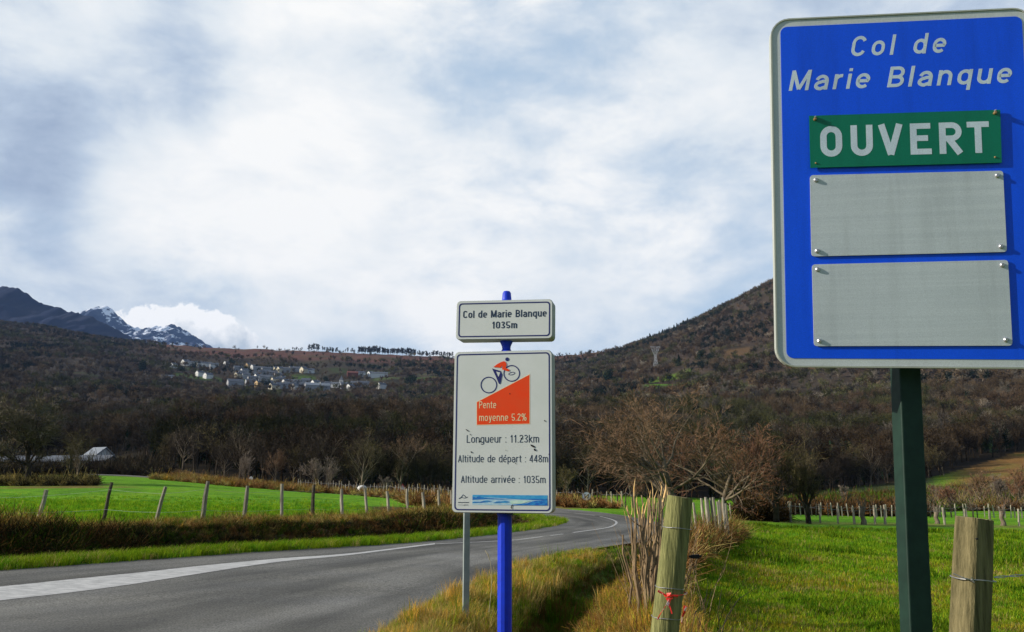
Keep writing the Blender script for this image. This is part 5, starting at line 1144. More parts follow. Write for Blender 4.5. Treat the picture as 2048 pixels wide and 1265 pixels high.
# ------------------------------------------------------------------ lettering
def arc(cx, cz, rx, rz, a0, a1, n=12): return [(cx + rx * math.cos(math.radians(a0 + (a1 - a0) * k / n)), cz + rz * math.sin(math.radians(a0 + (a1 - a0) * k / n))) for k in range(n + 1)]
def glyph(ch, W, t):
    """centre lines of a sans serif letter with an even stroke; capitals are 1 high. Returns paths and width"""
    h = t / 2; X = .735; r = (W - t) / 2; cx = W / 2; R = W - h; ov = lambda x, z0, z1, rx: (arc(x, z1 - rx, rx, rx, 0, 180, 10) + arc(x, z0 + rx, rx, rx, 180, 360, 10), True)
    bowl = (arc(cx, X - h - r, r, r, 0, 180, 10) + arc(cx, h + r, r, r, 180, 360, 10), True); o, c = lambda P_: (P_, False), True
    W2 = W * 1.12; r2 = (W2 - t) / 2
    if ch == 'o': return [bowl], W
    if ch in 'dq': return [bowl, o([(R, 1.0 if ch == 'd' else X), (R, 0 if ch == 'd' else -.26)])], W
    if ch in 'bp': return [bowl, o([(h, 1.0 if ch == 'b' else X), (h, 0 if ch == 'b' else -.26)])], W
    if ch == 'g': return [bowl, o([(R, X), (R, -.02 - h)] + arc(cx, -.26 + h + r * .8, r, r * .8, 0, -150, 10))], W
    if ch == 'a': return [o(arc(cx, X - h - r, r, r, 165, 0, 10) + [(R, 0)]), o([(R, X * .57), (cx + .02, X * .55)] + arc(cx - .01, X * .29, r, X * .29 - h + .03, 95, 270, 10) + arc(cx, X * .30, r, X * .30 - h, 285, 350, 5))], W
    if ch in 'eé':
        P_ = [o(arc(cx, h + r, r, r, -42, -180, 10) + arc(cx, X - h - r, r, r, 180, 0, 10) + [(R, X * .50), (h + .01, X * .50)])]
        if ch == 'é': P_.append(o([(cx - .02, X + .08), (cx + .12, X + .27)]))
        return P_, W
    if ch == 'n': return [o([(h, 0), (h, X)]), o([(h, X - h - r * 1.0)] + arc(cx, X - h - r, r, r, 165, 0, 10) + [(R, 0)])], W
    if ch == 'm':
        r3 = r * .82; a = h + r3; b_ = h + 3 * r3; return [o([(h, 0), (h, X)]), o(arc(a, X - h - r3, r3, r3, 165, 0, 8) + [(h + 2 * r3, 0)]), o(arc(b_, X - h - r3, r3, r3, 165, 0, 8) + [(h + 4 * r3, 0)])], t + 4 * r3
    if ch == 'r': return [o([(h, 0), (h, X)]), o(arc(h + r * 1.1, X - h - r, r * 1.1, r, 170, 82, 7))], h + r * 1.25
    if ch == 'u': return [o([(h, X), (h, h + r)] + arc(cx, h + r, r, r, 180, 345, 10)), o([(R, X), (R, 0)])], W
    if ch == 'i': return [o([(h, 0), (h, X)]), o([(h, 1 - t * .9), (h, 1.0)])], t
    if ch == 'l': return [o([(h, 0), (h, 1)])], t
    if ch == 't': return [o([(W * .3, .93), (W * .3, h + .08), (W * .36, h + .02), (W * .62, h)]), o([(0, X - h), (W * .64, X - h)])], W * .64
    if ch == 'v': return [o([(h, X), (W * .47, .02)]), o([(W * .43, .02), (W * .9 - h, X)])], W * .9
    if ch == 'y': return [o([(h, X), (W * .48, .0)]), o([(W * .92 - h, X), (W * .46, -.12), (W * .3, -.26 + h), (W * .08, -.25 + h)])], W * .92
    if ch == 'k': return [o([(h, 0), (h, 1)]), o([(W * .85, X), (h + .02, X * .40)]), o([(W * .34, X * .56), (W * .92, 0)])], W * .92
    if ch == 'c': return [o(arc(cx, X - h - r, r, r, 25, 180, 10) + arc(cx, h + r, r, r, 180, 335, 10))], W
    if ch == 'w': return [o([(h, X), (W * .38, .02), (W * .72, X), (W * 1.06, .02), (W * 1.44 - h, X)])], W * 1.44
    if ch == 'f': return [o([(W * .3, 0), (W * .3, .85), (W * .6, 1 - h)]), o([(0, X - h), (W * .62, X - h)])], W * .62
    if ch == '6': return [(arc(cx, h + .26, r, .26, 0, 360, 20)[:-1], True), o([(h, .3), (h + .02, .62), (cx, .96), (R, .9)])], W
    if ch == 'C': return [o(arc(h + r2, 1 - h - r2, r2, r2, 20, 180, 10) + arc(h + r2, h + r2, r2, r2, 180, 340, 10))], W2
    if ch == 'M': return [o([(h, 0), (h, 1)]), o([(h, .98), (W * .72, .06)]), o([(W * .72, .06), (W * 1.44 - h, .98)]), o([(W * 1.44 - h, 0), (W * 1.44 - h, 1)])], W * 1.44
    if ch == 'B': return [o([(h, 0), (h, 1)]), o([(h, 1 - h)] + arc(W2 - h - .24, .75 - h / 2, .22, .25 - h / 2, 90, -90, 8) + [(h, .5)]), o([(h, .5)] + arc(W2 - h - .23, .25 + h / 2, .24, .25 - h / 2, 90, -90, 8) + [(h, h)])], W2
    if ch == 'L': return [o([(h, 0), (h, 1)]), o([(h, h), (W * .95, h)])], W * .95
    if ch == 'A': return [o([(h, 0), (W * .58, .98)]), o([(W * .54, .98), (W * 1.12 - h, 0)]), o([(W * .22, .30), (W * .92, .30)])], W * 1.12
    if ch in 'PR': return [o([(h, 0), (h, 1)]), o([(h, 1 - h)] + arc(W2 - h - .22, .74 - h / 2, .22, .26 - h / 2, 90, -90, 8) + [(h, .48)])] + ([o([(W2 * .5, .48), (W2 - h, 0)])] if ch == 'R' else []), W2
    if ch == '0': return [ov(cx, h, 1 - h, r)], W
    if ch == '1': return [o([(W * .45, 0), (W * .45, 1)]), o([(W * .45, .96), (W * .28, .80), (W * .08, .76)])], W * .72
    if ch == '2': return [o(arc(cx, 1 - h - r, r, r, 170, -20, 12) + [(W * .35, .30), (h + .01, h)]), o([(0.01, h), (W, h)])], W
    if ch == '3': return [o(arc(cx - .01, 1 - h - r * .95, r * .92, r * .95, 160, -60, 10) + [(cx - .04, .53)]), o([(cx - .06, .53)] + arc(cx - .01, h + r, r, r, 70, -160, 12))], W
    if ch == '4': return [o([(W * .74, 0), (W * .74, 1)]), o([(W * .70, .97), (h * .6, .26)]), o([(0, .26), (W * 1.02, .26)])], W * 1.02
    if ch == '5': return [o([(W * .93, 1 - h), (W * .16, 1 - h), (W * .11, .48)]), o([(W * .12, .50)] + arc(cx, h + r * 1.1, r, r * 1.15, 125, -160, 12))], W
    if ch == '8': return [(arc(cx, .75, r * .9, .25 - h, 0, 360, 20)[:-1], True), (arc(cx, .26, r, .26 - h, 0, 360, 20)[:-1], True)], W
    if ch == '%': return [(arc(W * .34, .76, W * .24, .21, 0, 360, 16)[:-1], True), (arc(W * 1.16, .24, W * .24, .21, 0, 360, 16)[:-1], True), o([(W * .36, .0), (W * 1.14, 1)])], W * 1.5
    if ch == '.': return [o([(h, 0), (h, t)])], t
    if ch == ':': return [o([(h, .02), (h, .02 + t)]), o([(h, X - t * 1.5), (h, X - t * .5)])], t
    return [], W * .55
def lettering(txt, box, yf, th, m, parent, Mx, W=.5, t=.13, track=.12, shear=0.0, fit=True):
    """writes a line letter by letter in the box (x0, x1, baseline, cap top)"""
    x0, x1, z0, z1 = box; gl = []; x = 0
    for ch in txt: g, w = glyph(ch, W, t); gl.append((x, g, ch)); x += w + track
    x -= track; ov_ = shear * (1 if txt[-1] in 'l' else .7); sx = (x1 - x0) / (x + ov_); sz = z1 - z0
    for ox, g, ch in gl:
        if not g: continue
        strokes('letter', [(P_, t, cl) for P_, cl in g], (lambda p, ox=ox: (x0 + (ox + p.x + shear * p.y) * sx, z0 + p.y * sz)), yf, th, m, parent, Mx)
def stroke_poly(P_, t, closed=False):
    P_ = [Vector((x, z)) for x, z in P_]; n = len(P_); Lf, Rt = [], []
    for i in range(n):
        a = P_[(i - 1) % n] if (closed or i) else P_[i]; b_ = P_[(i + 1) % n] if (closed or i < n - 1) else P_[i]; d = (b_ - a).normalized(); nn = Vector((-d.y, d.x)) * t / 2
        Lf.append(P_[i] + nn); Rt.append(P_[i] - nn)
    return Lf, Rt
def strokes(name, paths, T, yf, th, m, parent, Mx):
    """paths in letter units, T maps them to the panel"""
    mb = MB(Mx); kk = 0
    for P_, t, closed in paths:
        kk += 1; Lf, Rt = stroke_poly(P_, t, closed); n = len(Lf); y0 = yf - .00006 * kk
        V = [(*T(p), 0) for p in Lf + Rt]; V = [(x, y0, z) for x, z, _ in V] + [(x, y0 + th, z) for x, z, _ in V]; F_ = []
        for i in range(n if closed else n - 1):
            j = (i + 1) % n; F_ += [(i, j, n + j, n + i), (2 * n + j, 2 * n + i, 3 * n + i, 3 * n + j), (j, i, 2 * n + i, 2 * n + j), (n + i, n + j, 3 * n + j, 3 * n + i)]
        if not closed: F_ += [(0, n, 3 * n, 2 * n), (2 * n - 1, n - 1, 3 * n - 1, 4 * n - 1)]
        mb.add(V, F_)
    return mb.build(name, m, parent)
def pose(p, w=None):
    yaw, tilt, roll = p[3:6]; return Matrix.Translation(p[:3]) @ (Matrix.Rotation(yaw, 4, 'Z') @ Matrix.Rotation(tilt, 4, 'X') @ Matrix.Rotation(roll, 4, 'Y'))
def sheet_mat(name, c, c2, rough=.42, sc_=2.0, spec=.35, stretch=(1, 1, 1), contrast=(.3, .7), bump=0):
    m = mat(name, c, rough, spec, c2, sc_, 8, bump=bump, bscale=120, stretch=stretch, contrast=contrast); nt = m.node_tree; N, L = nt.nodes.new, nt.links.new
    b = nt.nodes['Principled BSDF']; src = b.inputs['Base Color'].links[0].from_socket; tc = N('ShaderNodeTexCoord'); f = None
    for s_, lo, hi, st, a, b_ in ((420, .86, 1.14, (1, 1, 1), .3, .7), (9, .90, 1.03, (2.6, 1, .22), .25, .5), (2.2, .93, 1.07, (1, 1, 1), .3, .7)):      # film grain, run-off streaks, fading
        mp = N('ShaderNodeMapping'); mp.inputs['Scale'].default_value = st; L(tc.outputs['Object'], mp.inputs[0]); n = N('ShaderNodeTexNoise'); n.inputs['Scale'].default_value = s_; n.inputs['Detail'].default_value = 4; L(mp.outputs[0], n.inputs['Vector'])
        q = N('ShaderNodeMapRange'); q.inputs[1].default_value = a; q.inputs[2].default_value = b_; q.inputs[3].default_value = lo; q.inputs[4].default_value = hi; L(n.outputs['Fac'], q.inputs[0])
        if f is None: f = q.outputs[0]
        else: x = N('ShaderNodeMath'); x.operation = 'MULTIPLY'; L(f, x.inputs[0]); L(q.outputs[0], x.inputs[1]); f = x.outputs[0]
    v = N('ShaderNodeVectorMath'); v.operation = 'SCALE'; L(src, v.inputs[0]); L(f, v.inputs['Scale']); L(v.outputs[0], b.inputs['Base Color']); return m
BLUE = sheet_mat('blue_reflective_sheet', (.0, .075, .80), (.004, .095, .88), sc_=3, stretch=(1, 1, .22)); BORD = sheet_mat('white_reflective_sheet', (.50, .54, .55), (.56, .60, .61)); LETW = sheet_mat('pale_lettering', (.50, .60, .70), (.60, .70, .78), sc_=14)
GREENP = sheet_mat('green_plate', (.0, .15, .085), (.0, .17, .10)); GREYP = sheet_mat('grey_reflective_plate', (.49, .54, .575), (.54, .59, .62), .4, 3.0, .4, (.25, 1, 22), (.42, .62)); ALU = sheet_mat('aluminium_edge', (.33, .35, .30), (.45, .47, .42), .4); BOLT = mat('bolt_steel', (.45, .45, .47), .3, .5, metal=.7)
DGREEN = mat('dark_green_pole', (.006, .021, .014), .6, .25, (.010, .032, .021), 20)

# ------------------------------------------------------------------ large blue pass sign
pb = [1.2536, 2.583, 2.4405, -.1364, .0996, .0259]; Mw = pose(pb)
foot = at(1833, 1400, 2.62); base = Vector((foot.x + .01, 2.64, H(foot.x, 2.64) - .05))
root = empty('pass_sign', base); tag(root, 'large blue mountain pass sign with green plate on a dark green pole', 'road sign')
Ml = Matrix.Translation(-base) @ Mw; W, Hh = .8075, 1.15
mb = MB(Ml); mb.plate(rrect(-W / 2, W / 2, -Hh / 2, Hh / 2, .058), .0, .004); mb.build('back_plate', ALU, root)
mb = MB(Ml); o_ = rrect(-W / 2 - .002, W / 2 + .002, -Hh / 2 - .002, Hh / 2 + .002, .060); i_ = rrect(-W / 2 + .0025, W / 2 - .0025, -Hh / 2 + .0025, Hh / 2 - .0025, .0555); mb.ring(o_, i_, -.005, .028); mb.build('edge_profile', ALU, root)
mb = MB(Ml); mb.plate(rrect(-W / 2 + .003, W / 2 - .003, -Hh / 2 + .003, Hh / 2 - .003, .055), -.0015, -.0003); mb.build('white_border', BORD, root)
mb = MB(Ml); mb.plate(rrect(-.3735, .3735, -.549, .549, .022), -.0028, -.0017); face = mb.build('blue_face', BLUE, root)
lettering('Col de', (-.1545, .1463, .4385, .5065), -.00305, .0003, LETW, face, Ml, W=.62, t=.158, track=.30, shear=.20)
lettering('Marie Blanque', (-.3509, .3400, .3300, .3985), -.00305, .0003, LETW, face, Ml, W=.62, t=.158, track=.24, shear=.20)
def bolt(parent, x, z, y, r=.008, h=.012, m=BOLT):
    mb = MB(Ml); n = 10; V, F_ = [], []
    for k in range(n): a = 2 * math.pi * k / n; V.append((x + r * math.cos(a), y, z + r * math.sin(a)))
    for k in range(n): a = 2 * math.pi * k / n; V.append((x + r * math.cos(a), y - h * .5, z + r * math.sin(a)))
    for k in range(n): a = 2 * math.pi * k / n; V.append((x + r * .6 * math.cos(a), y - h, z + r * .6 * math.sin(a)))
    for i in (0, 1): F_ += [(i * n + k, i * n + (k + 1) % n, (i + 1) * n + (k + 1) % n, (i + 1) * n + k) for k in range(n)]
    F_.append(tuple(2 * n + k for k in range(n))); mb.add(V, F_); return mb.build('bolt', m, parent)
mb = MB(Ml); mb.plate([(-.2893, .2414), (-.289, .0680), (.2912, .0700), (.2935, .2414)], -.0100, -.0075); gp = mb.build('green_plate', GREENP, root); gp['label'] = 'green plate reading OUVERT'
# OUVERT drawn with an even stroke
t = .20; h1 = 1.0
LET = [  # x0, strokes
    (0.0, [(arc(.34, .66, .24, .24, 0, 180) + arc(.34, .34, .24, .24, 180, 360), t, True)]),
    (0.95, [([(.10, 1.0), (.10, .36)] + arc(.34, .34, .24, .24, 180, 360) + [(.58, .36), (.58, 1.0)], t, False)]),
    (1.80, [([(.10, 1.0), (.385, .02)], t, False), ([(.375, .02), (.66, 1.0)], t, False)]),
    (2.78, [([(.10, 0), (.10, 1.0)], t, False), ([(.18, .91), (.62, .91)], t * .9, False), ([(.18, .52), (.54, .52)], t * .9, False), ([(.18, .09), (.64, .09)], t * .9, False)]),
    (3.66, [([(.10, 0), (.10, 1.0)], t, False), ([(.18, .91), (.34, .91)] + arc(.38, .70, .21, .21, 90, -90) + [(.18, .49)], t * .9, False), ([(.30, .46), (.62, .0)], t, False)]),
    (4.50, [([(.0, .91), (.66, .91)], t * .9, False), ([(.33, .86), (.33, 0)], t, False)])]
t = .182
x0, x1, z0, z1 = -.2562, .2575, .1030, .2050; tot = 4.50 + .66
for ox, ps_ in LET:
    T = lambda p, ox=ox: (x0 + (ox + p.x) / tot * (x1 - x0), z0 + p.y * (z1 - z0))
    strokes('letter', ps_, T, -.0103, .0003, LETW, gp, Ml)
RUST = mat('brass_bolt', (.35, .22, .10), .4, .5, metal=.4)
for x, z in ((-.272, .228), (.276, .230)):
    bolt(gp, x, z, -.010, .005, .012, RUST); bolt(gp, x + .001, z + .008, -.010, .003, .010, BOLT)
for x, z in ((-.272, .083), (.272, .088)): bolt(gp, x, z, -.010, .003, .003, RUST)
for q, lab, bl in (([(-.2903, .0443), (.2948, .0448), (.2959, -.2139), (-.2912, -.2219)], 'upper blank grey plate', [(-.272, .027), (.277, .029), (.279, -.197), (-.273, -.205)]), ([(-.2902, -.2479), (.2978, -.2392), (.2998, -.5066), (-.2896, -.5104)], 'lower blank grey plate', [(-.273, -.265), (.280, -.256), (.281, -.489), (-.272, -.494)])):
    # rounded corners on the measured outline
    P_ = []; cs = [Vector(c) for c in q]
    for i, c in enumerate(cs):
        a = (cs[i - 1] - c).normalized() * .011; b_ = (cs[(i + 1) % 4] - c).normalized() * .011
        for k in range(5): f = k / 4; P_.append(tuple(c + a * (1 - f) ** 2 + b_ * f ** 2))
    mb = MB(Ml); mb.plate(P_, -.0075, -.0050); o = mb.build('blank_plate', GREYP, root); o['label'] = lab
    for x, z in bl: bolt(o, x, z, -.0075, .0075, .006)
# pole: rectangular tube behind the panel
a_, b_ = at(1815, 737, 2.66), at(1838, 1265, 2.62); ax_ = (a_ - b_).normalized()
ptop = Mw @ Vector((.005, .06, .45)); 
mb = MB(); zt = ptop.z; b_ = b_ + Vector((.027, 0, 0)); p_hi = b_ + ax_ * ((zt - b_.z) / ax_.z); p_lo = b_ + ax_ * ((base.z - b_.z) / ax_.z)
sx_, sy_ = .036, .030; yw = .10
V = []
for c in (p_lo, p_hi):
    for x, y in ((-sx_, -sy_), (sx_, -sy_), (sx_, sy_), (-sx_, sy_)):
        X_ = x * math.cos(yw) - y * math.sin(yw); Y_ = x * math.sin(yw) + y * math.cos(yw); V.append(c + Vector((X_, Y_ + .075, 0)) - base)
mb.add(V, [(0, 1, 5, 4), (1, 2, 6, 5), (2, 3, 7, 6), (3, 0, 4, 7), (4, 5, 6, 7), (3, 2, 1, 0)]); mb.build('pole', DGREEN, root, bevel=.004)
for z in (.33, -.33):
    mb = MB(Ml); mb.box(-.30, .30, .005, .022, z - .02, z + .02); mb.build('rail', ALU, root)

# ------------------------------------------------------------------ cycling climb sign
pc = [-.0895, 7.9728, 2.0174, -.1782, .0053, .0049]; pu = [-.0731 * 1.055, 7.9728 - .01, 1.5 + (2.9855 - 1.5) * 1.0567, -.1800, .012, .0172]
k_ = 1.0567; wu, hu = .8873 * k_, .36 * k_
bx = (1008.5 - CX) / 1735 * 8.1; base = Vector((bx, 8.1, H(bx, 8.1) - .02)); root = empty('climb_sign', base); tag(root, 'white cycling climb sign with orange slope panel on a blue pole', 'road sign')
WP = mat('white_sign_enamel', (.68, .70, .67), .35, .4, (.62, .65, .61), 2); NAVY = mat('navy_print', (.010, .016, .13), .5, .4); TXT = mat('dark_blue_print', (.012, .03, .07), .5, .4); ORG = mat('orange_print', (.86, .055, .002), .5, .3, (.80, .07, .01), 8); CRM = mat('cream_print', (.80, .62, .36), .5, .4)
BPOLE = mat('blue_pole', (.003, .040, .62), .45, .35, (.006, .030, .46), 7, bump=.05); SIDE = mat('sign_casing', (.40, .42, .40), .5, .3, (.34, .36, .30), 3)
def board(p, w, h, dep, r, line_in, name, label):
    Mx = Matrix.Translation(-base) @ pose(p); mb = MB(Mx); mb.plate(rrect(-w / 2, w / 2, -h / 2, h / 2, r), .0, dep); o = mb.build(name, SIDE, root, bevel=.006); o['label'] = label
    mb = MB(Mx); mb.plate(rrect(-w / 2 + .006, w / 2 - .006, -h / 2 + .006, h / 2 - .006, r - .004), -.0018, -.0003); mb.build('face', WP, o)
    mb = MB(Mx); a = line_in; mb.ring(rrect(-w / 2 + a, w / 2 - a, -h / 2 + a, h / 2 - a, r * .8), rrect(-w / 2 + a + .012, w / 2 - a - .012, -h / 2 + a + .012, h / 2 - a - .012, r * .8 - .008), -.0030, -.0020); mb.build('border_line', NAVY, o)
    return o, Mx
lo_, Mc = board(pc, .9413, 1.5, .20, .045, .022, 'lower_board', 'lower white board with climb details'); up_, Mu = board(pu, wu, hu, .20, .04, .024, 'upper_board', 'upper white board with pass name')
yy = -.0032
def on_board(pz, px, py):
    Pm = pose(pz); nn = Pm.to_3x3() @ Vector((0, 1, 0)); d = ray(px, py); o = Vector((0, 0, EYE)); q = Pm.inverted() @ (o + d * ((Vector(pz[:3]) - o).dot(nn) / d.dot(nn))); return (q.x, q.z)
def tbox(pz, sc_, ox, oy, x0, x1, yb, yc):
    """box of a line of text measured in an enlarged view of the photograph"""
    a, b_, c = on_board(pz, ox + x0 / sc_, oy + yb / sc_), on_board(pz, ox + x1 / sc_, oy + yb / sc_), on_board(pz, ox + (x0 + x1) / 2 / sc_, oy + yc / sc_); return (a[0], b_[0], (a[1] + b_[1]) / 2, c[1])
lettering('Col de Marie Blanque', tbox(pu, 4.2167, 890, 560, 153, 857, 317, 256), yy, .0006, TXT, up_, Mu, W=.48, t=.15, track=.115)
lettering('1035m', tbox(pu, 4.2167, 890, 560, 396, 608, 410, 352), yy, .0006, TXT, up_, Mu, W=.48, t=.15, track=.115)
sl_ = .0010
for tx, q in (('Longueur : 11.23km', (250, 1080, 378, 290)), ('Altitude de départ : 448m', (150, 1184, 604, 520)), ('Altitude arrivée : 1035m', (183, 1155, 841, 758))):
    lettering(tx, tbox(pc, 5.75, 890, 820, *q), yy, .0006, TXT, lo_, Mc, W=.48, t=.098, track=.135)
mb = MB(Mc); mb.plate([(-.2453, .2668), (-.2428, .056), (.2557, .062), (.2557, .5183)], -.0030, -.0020); op = mb.build('slope_panel', ORG, lo_)
mb = MB(Mc); mb.ring([(-.2503, .270), (-.2478, .051), (.2607, .057), (.2607, .5263)], [(-.2453, .2668), (-.2428, .056), (.2557, .062), (.2557, .5183)], -.0029, -.0021); mb.build('slope_panel_edge', CRM, lo_)
lettering('Pente', tbox(pc, 4.2167, 890, 560, 288, 432, 1084, 1024), -.0040, .0006, CRM, lo_, Mc, W=.48, t=.12, track=.115)
lettering('moyenne 5.2%', tbox(pc, 4.2167, 890, 560, 288, 688, 1190, 1130), -.0040, .0006, CRM, lo_, Mc, W=.48, t=.12, track=.115)
# cyclist drawn with strokes; coordinates of the enlarged view turned to the board
def ec(x, y):   # enlarged view (4.2167 px per photo px)
    px, py = 890 + x / 4.2167, 560 + y / 4.2167; return (px, py)
Pw = pose(pc); nrm = Pw.to_3x3() @ Vector((0, 1, 0))
def onb(x, y):
    px, py = ec(x, y); d = ray(px, py); o = Vector((0, 0, EYE)); tt = (Vector(pc[:3]) - o).dot(nrm) / d.dot(nrm); q = Pw.inverted() @ (o + d * tt); return (q.x, q.z)
circ = lambda cx, cy, r, n=28: [onb(cx + r * math.cos(2 * math.pi * k / n), cy + r * math.sin(2 * math.pi * k / n)) for k in range(n)]
idt = lambda p: (p.x, p.y)
strokes('bicycle_wheel', [(circ(370, 888, 66), .010, True)], idt, -.0032, .0008, NAVY, lo_, Mc); strokes('bicycle_wheel', [(circ(563, 790, 66), .010, True)], idt, -.0032, .0008, NAVY, lo_, Mc)
strokes('wheel_hub', [([onb(563 + 26 * math.cos(a), 791 + 11 * math.sin(a) - 5 * math.cos(a)) for a in [2 * math.pi * k / 16 for k in range(16)]], .005, True)], idt, -.0034, .0008, NAVY, lo_, Mc)
mb = MB(Mc); mb.plate([onb(*q) for q in ((397, 748), (470, 770), (484, 800), (470, 872), (462, 882), (452, 872), (432, 822))][::-1], -.0042, -.0034); mb.build('cyclist_leg', NAVY, lo_)
mb = MB(Mc); mb.plate([onb(*q) for q in ((432, 775), (466, 782), (452, 820))][::-1], -.0050, -.0043); mb.build('leg_gap', WP, lo_)
mb = MB(Mc); mb.plate([onb(*q) for q in ((408, 737), (440, 712), (478, 692), (500, 687), (514, 697), (520, 715), (512, 742), (545, 760), (543, 772), (520, 770), (482, 756), (486, 722), (470, 742))][::-1], -.0052, -.0044); mb.build('cyclist_jersey', ORG, lo_)
mb = MB(Mc); mb.plate([onb(525 + 16 * math.cos(a), 671 + 16 * math.sin(a)) for a in [-2 * math.pi * k / 18 for k in range(18)]], -.0042, -.0034); mb.build('cyclist_head', NAVY, lo_)
# picture strip: blue mountain range and sea
def strip_m(name, c, c2, s_=20): return mat(name, c, .5, .4, c2, s_, 6, stretch=(1, 1, 2.5), contrast=(.42, .6))
x0, x1, z0, z1 = -.2776, .4212, -.678, -.587
mb = MB(Mc); mb.plate([(x0, z0), (x1, z0), (x1, z1), (x0, z1)], -.0030, -.0020); pic = mb.build('picture_strip', strip_m('picture_pale_blue', (.30, .52, .68), (.50, .66, .70)), lo_)
L3 = lambda x, z: (x0 + x * (x1 - x0), z0 + z * (z1 - z0))
for nm, P_, c, c2, kk in (('sky_band', [(0, .80), (.3, .72), (.6, .62), (1, .64), (1, 1), (0, 1)], (.03, .30, .62), (.06, .38, .66), 1), ('far_range', [(0, .50), (.2, .58), (.4, .55), (.55, .60), (1, .48), (1, .66), (.6, .64), (.4, .62), (.25, .68), (.16, .74), (.09, .86), (.05, .74), (0, .84)], (.01, .14, .48), (.02, .22, .55), 2),
                          ('near_range', [(0, .16), (.1, .20), (.27, .34), (.2, .46), (.15, .42), (.1, .28), (.03, .34), (0, .30)], (.01, .13, .45), (.05, .3, .6), 3), ('near_range', [(.28, .2), (.45, .22), (.52, .30), (.44, .44), (.38, .36), (.33, .38)], (.02, .17, .48), (.06, .35, .62), 4),
                          ('sea', [(.5, 0), (1, 0), (1, .5), (.86, .46), (.80, .40), (.74, .22), (.62, .12)], (.01, .12, .50), (.03, .28, .62), 5), ('wave_crest', [(.52, .14), (.66, .16), (.78, .44), (.6, .50), (.5, .40)], (.62, .78, .66), (.42, .70, .60), 6)):
    mb = MB(Mc); mb.plate([L3(*q) for q in P_], -.0030 - .0003 * kk, -.0029 - .0003 * kk + .0002); mb.build(nm, strip_m('print_' + nm, c, c2), pic)
# emblem: peak over a wave, lines and address
def oz(x, y):
    px, py = 890 + x / 5.75, 820 + y / 5.75; d = ray(px, py); o = Vector((0, 0, EYE)); tt = (Vector(pc[:3]) - o).dot(nrm) / d.dot(nrm); q = Pw.inverted() @ (o + d * tt); return (q.x, q.z)
strokes('emblem', [([oz(*q) for q in ((160, 1022), (185, 1008), (210, 976), (228, 990), (238, 1002))], .006, False), ([oz(*q) for q in ((160, 1024), (190, 1008), (225, 1016), (262, 1004))], .005, False), ([oz(*q) for q in ((150, 1066), (275, 1066))], .006, False)], idt, -.0032, .0006, TXT, lo_, Mc)
a, b_ = oz(148, 1100), oz(272, 1100)
def tiny(txt, x0, x1, z0, hh, m):
    x = 0; mb_ = MB(Mc); gl = []
    for ch in txt: g, w = glyph(ch, .5, .12); gl.append((x, g)); x += w + .12
    sx = (x1 - x0) / (x - .12); k = 0
    for ox, g in gl:
        for P_, cl in g:
            Lf, Rt = stroke_poly(P_, .13, cl); n = len(Lf); k += 1; V = [(x0 + (ox + q.x) * sx, yy - .00004 * k, z0 + q.y * hh) for q in Lf + Rt]
            mb_.add(V, [(i, (i + 1) % n, n + (i + 1) % n, n + i) for i in range(n if cl else n - 1)])
    o = mb_.build('small_print', m, lo_, fix=False); tag(o, kind='stuff')
tiny('www.cg64.fr', a[0], b_[0], a[1], .011, TXT)
# scuffs where the print has peeled
rnd = random.Random(2)
for x, y, L_, w_, an in ((258, 237, 44, 12, 38), (292, 285, 20, 9, 80), (398, 362, 22, 20, 30), (472, 354, 14, 12, 10), (880, 330, 22, 12, -40), (1010, 418, 66, 22, 33), (1035, 462, 34, 24, 60), (1150, 128, 26, 12, 38), (305, 487, 28, 14, 42), (812, 618, 12, 12, 0), (1195, 512, 16, 8, 30), (770, 1105, 38, 14, -60), (765, 1128, 30, 12, 60), (702, 466, 14, 8, 10)):
    n = 9; P_ = [];
    for k in range(n):
        a = -2 * math.pi * k / n; rr = rnd.uniform(.7, 1.15); u_, v_ = L_ / 2 * math.cos(a) * rr, w_ / 2 * math.sin(a) * rr; c_, s_ = math.cos(math.radians(an)), math.sin(math.radians(an)); P_.append(oz(x + u_ * c_ - v_ * s_, y + u_ * s_ + v_ * c_))
    mb = MB(Mc); mb.plate(P_, -.0056, -.0048); mb.build('scuff', M['black'], lo_)
mb = MB(Mc); mb.plate([onb(*q) for q in ((548, 956), (552, 962), (547, 968), (543, 961))], -.0044, -.0036); mb.build('scuff', M['black'], lo_)
# pole: faceted tube, collars and cap
mb = MB(); pxl = Matrix.Identity(4); R_ = .066; yc = .10
cent = Vector((0, .0, 0)); zt = (pc[2] + .75) - base.z; zlow = (pc[2] - .75) - base.z; zu0 = (pu[2] - hu / 2) - base.z; zu1 = (pu[2] + hu / 2) - base.z
dx = .018
mb.M = Matrix.Translation((dx * .3, 0, 0)); mb.lathe([(R_, -.3), (R_, zlow + .1)], 12); mb.build('pole', BPOLE, root)
mb = MB(Matrix.Translation((dx * .3, 0, 0))); mb.lathe([(R_ * 1.0, zlow - .03), (R_ * 1.12, zlow - .02), (R_ * 1.12, zlow + .0)], 20); mb.build('collar', BPOLE, root)
mb = MB(Matrix.Translation((dx, -.02, 0))); mb.lathe([(.068, zt - .04), (.066, zt + .004), (.052, zt + .015), (.040, zt + .035), (.042, zt + .06), (.060, zu0 - .012), (.062, zu0 + .03)], 20); mb.build('neck', BPOLE, root, True)
mb = MB(Matrix.Translation((dx * 1.2, -.02, 0))); mb.lathe([(.062, zu1 - .03), (.062, zu1 + .006), (.052, zu1 + .014), (.046, zu1 + .03), (.041, zu1 + .095), (.030, zu1 + .112), (.0, zu1 + .116)], 20, cap=False); mb.build('cap', BPOLE, root, True)

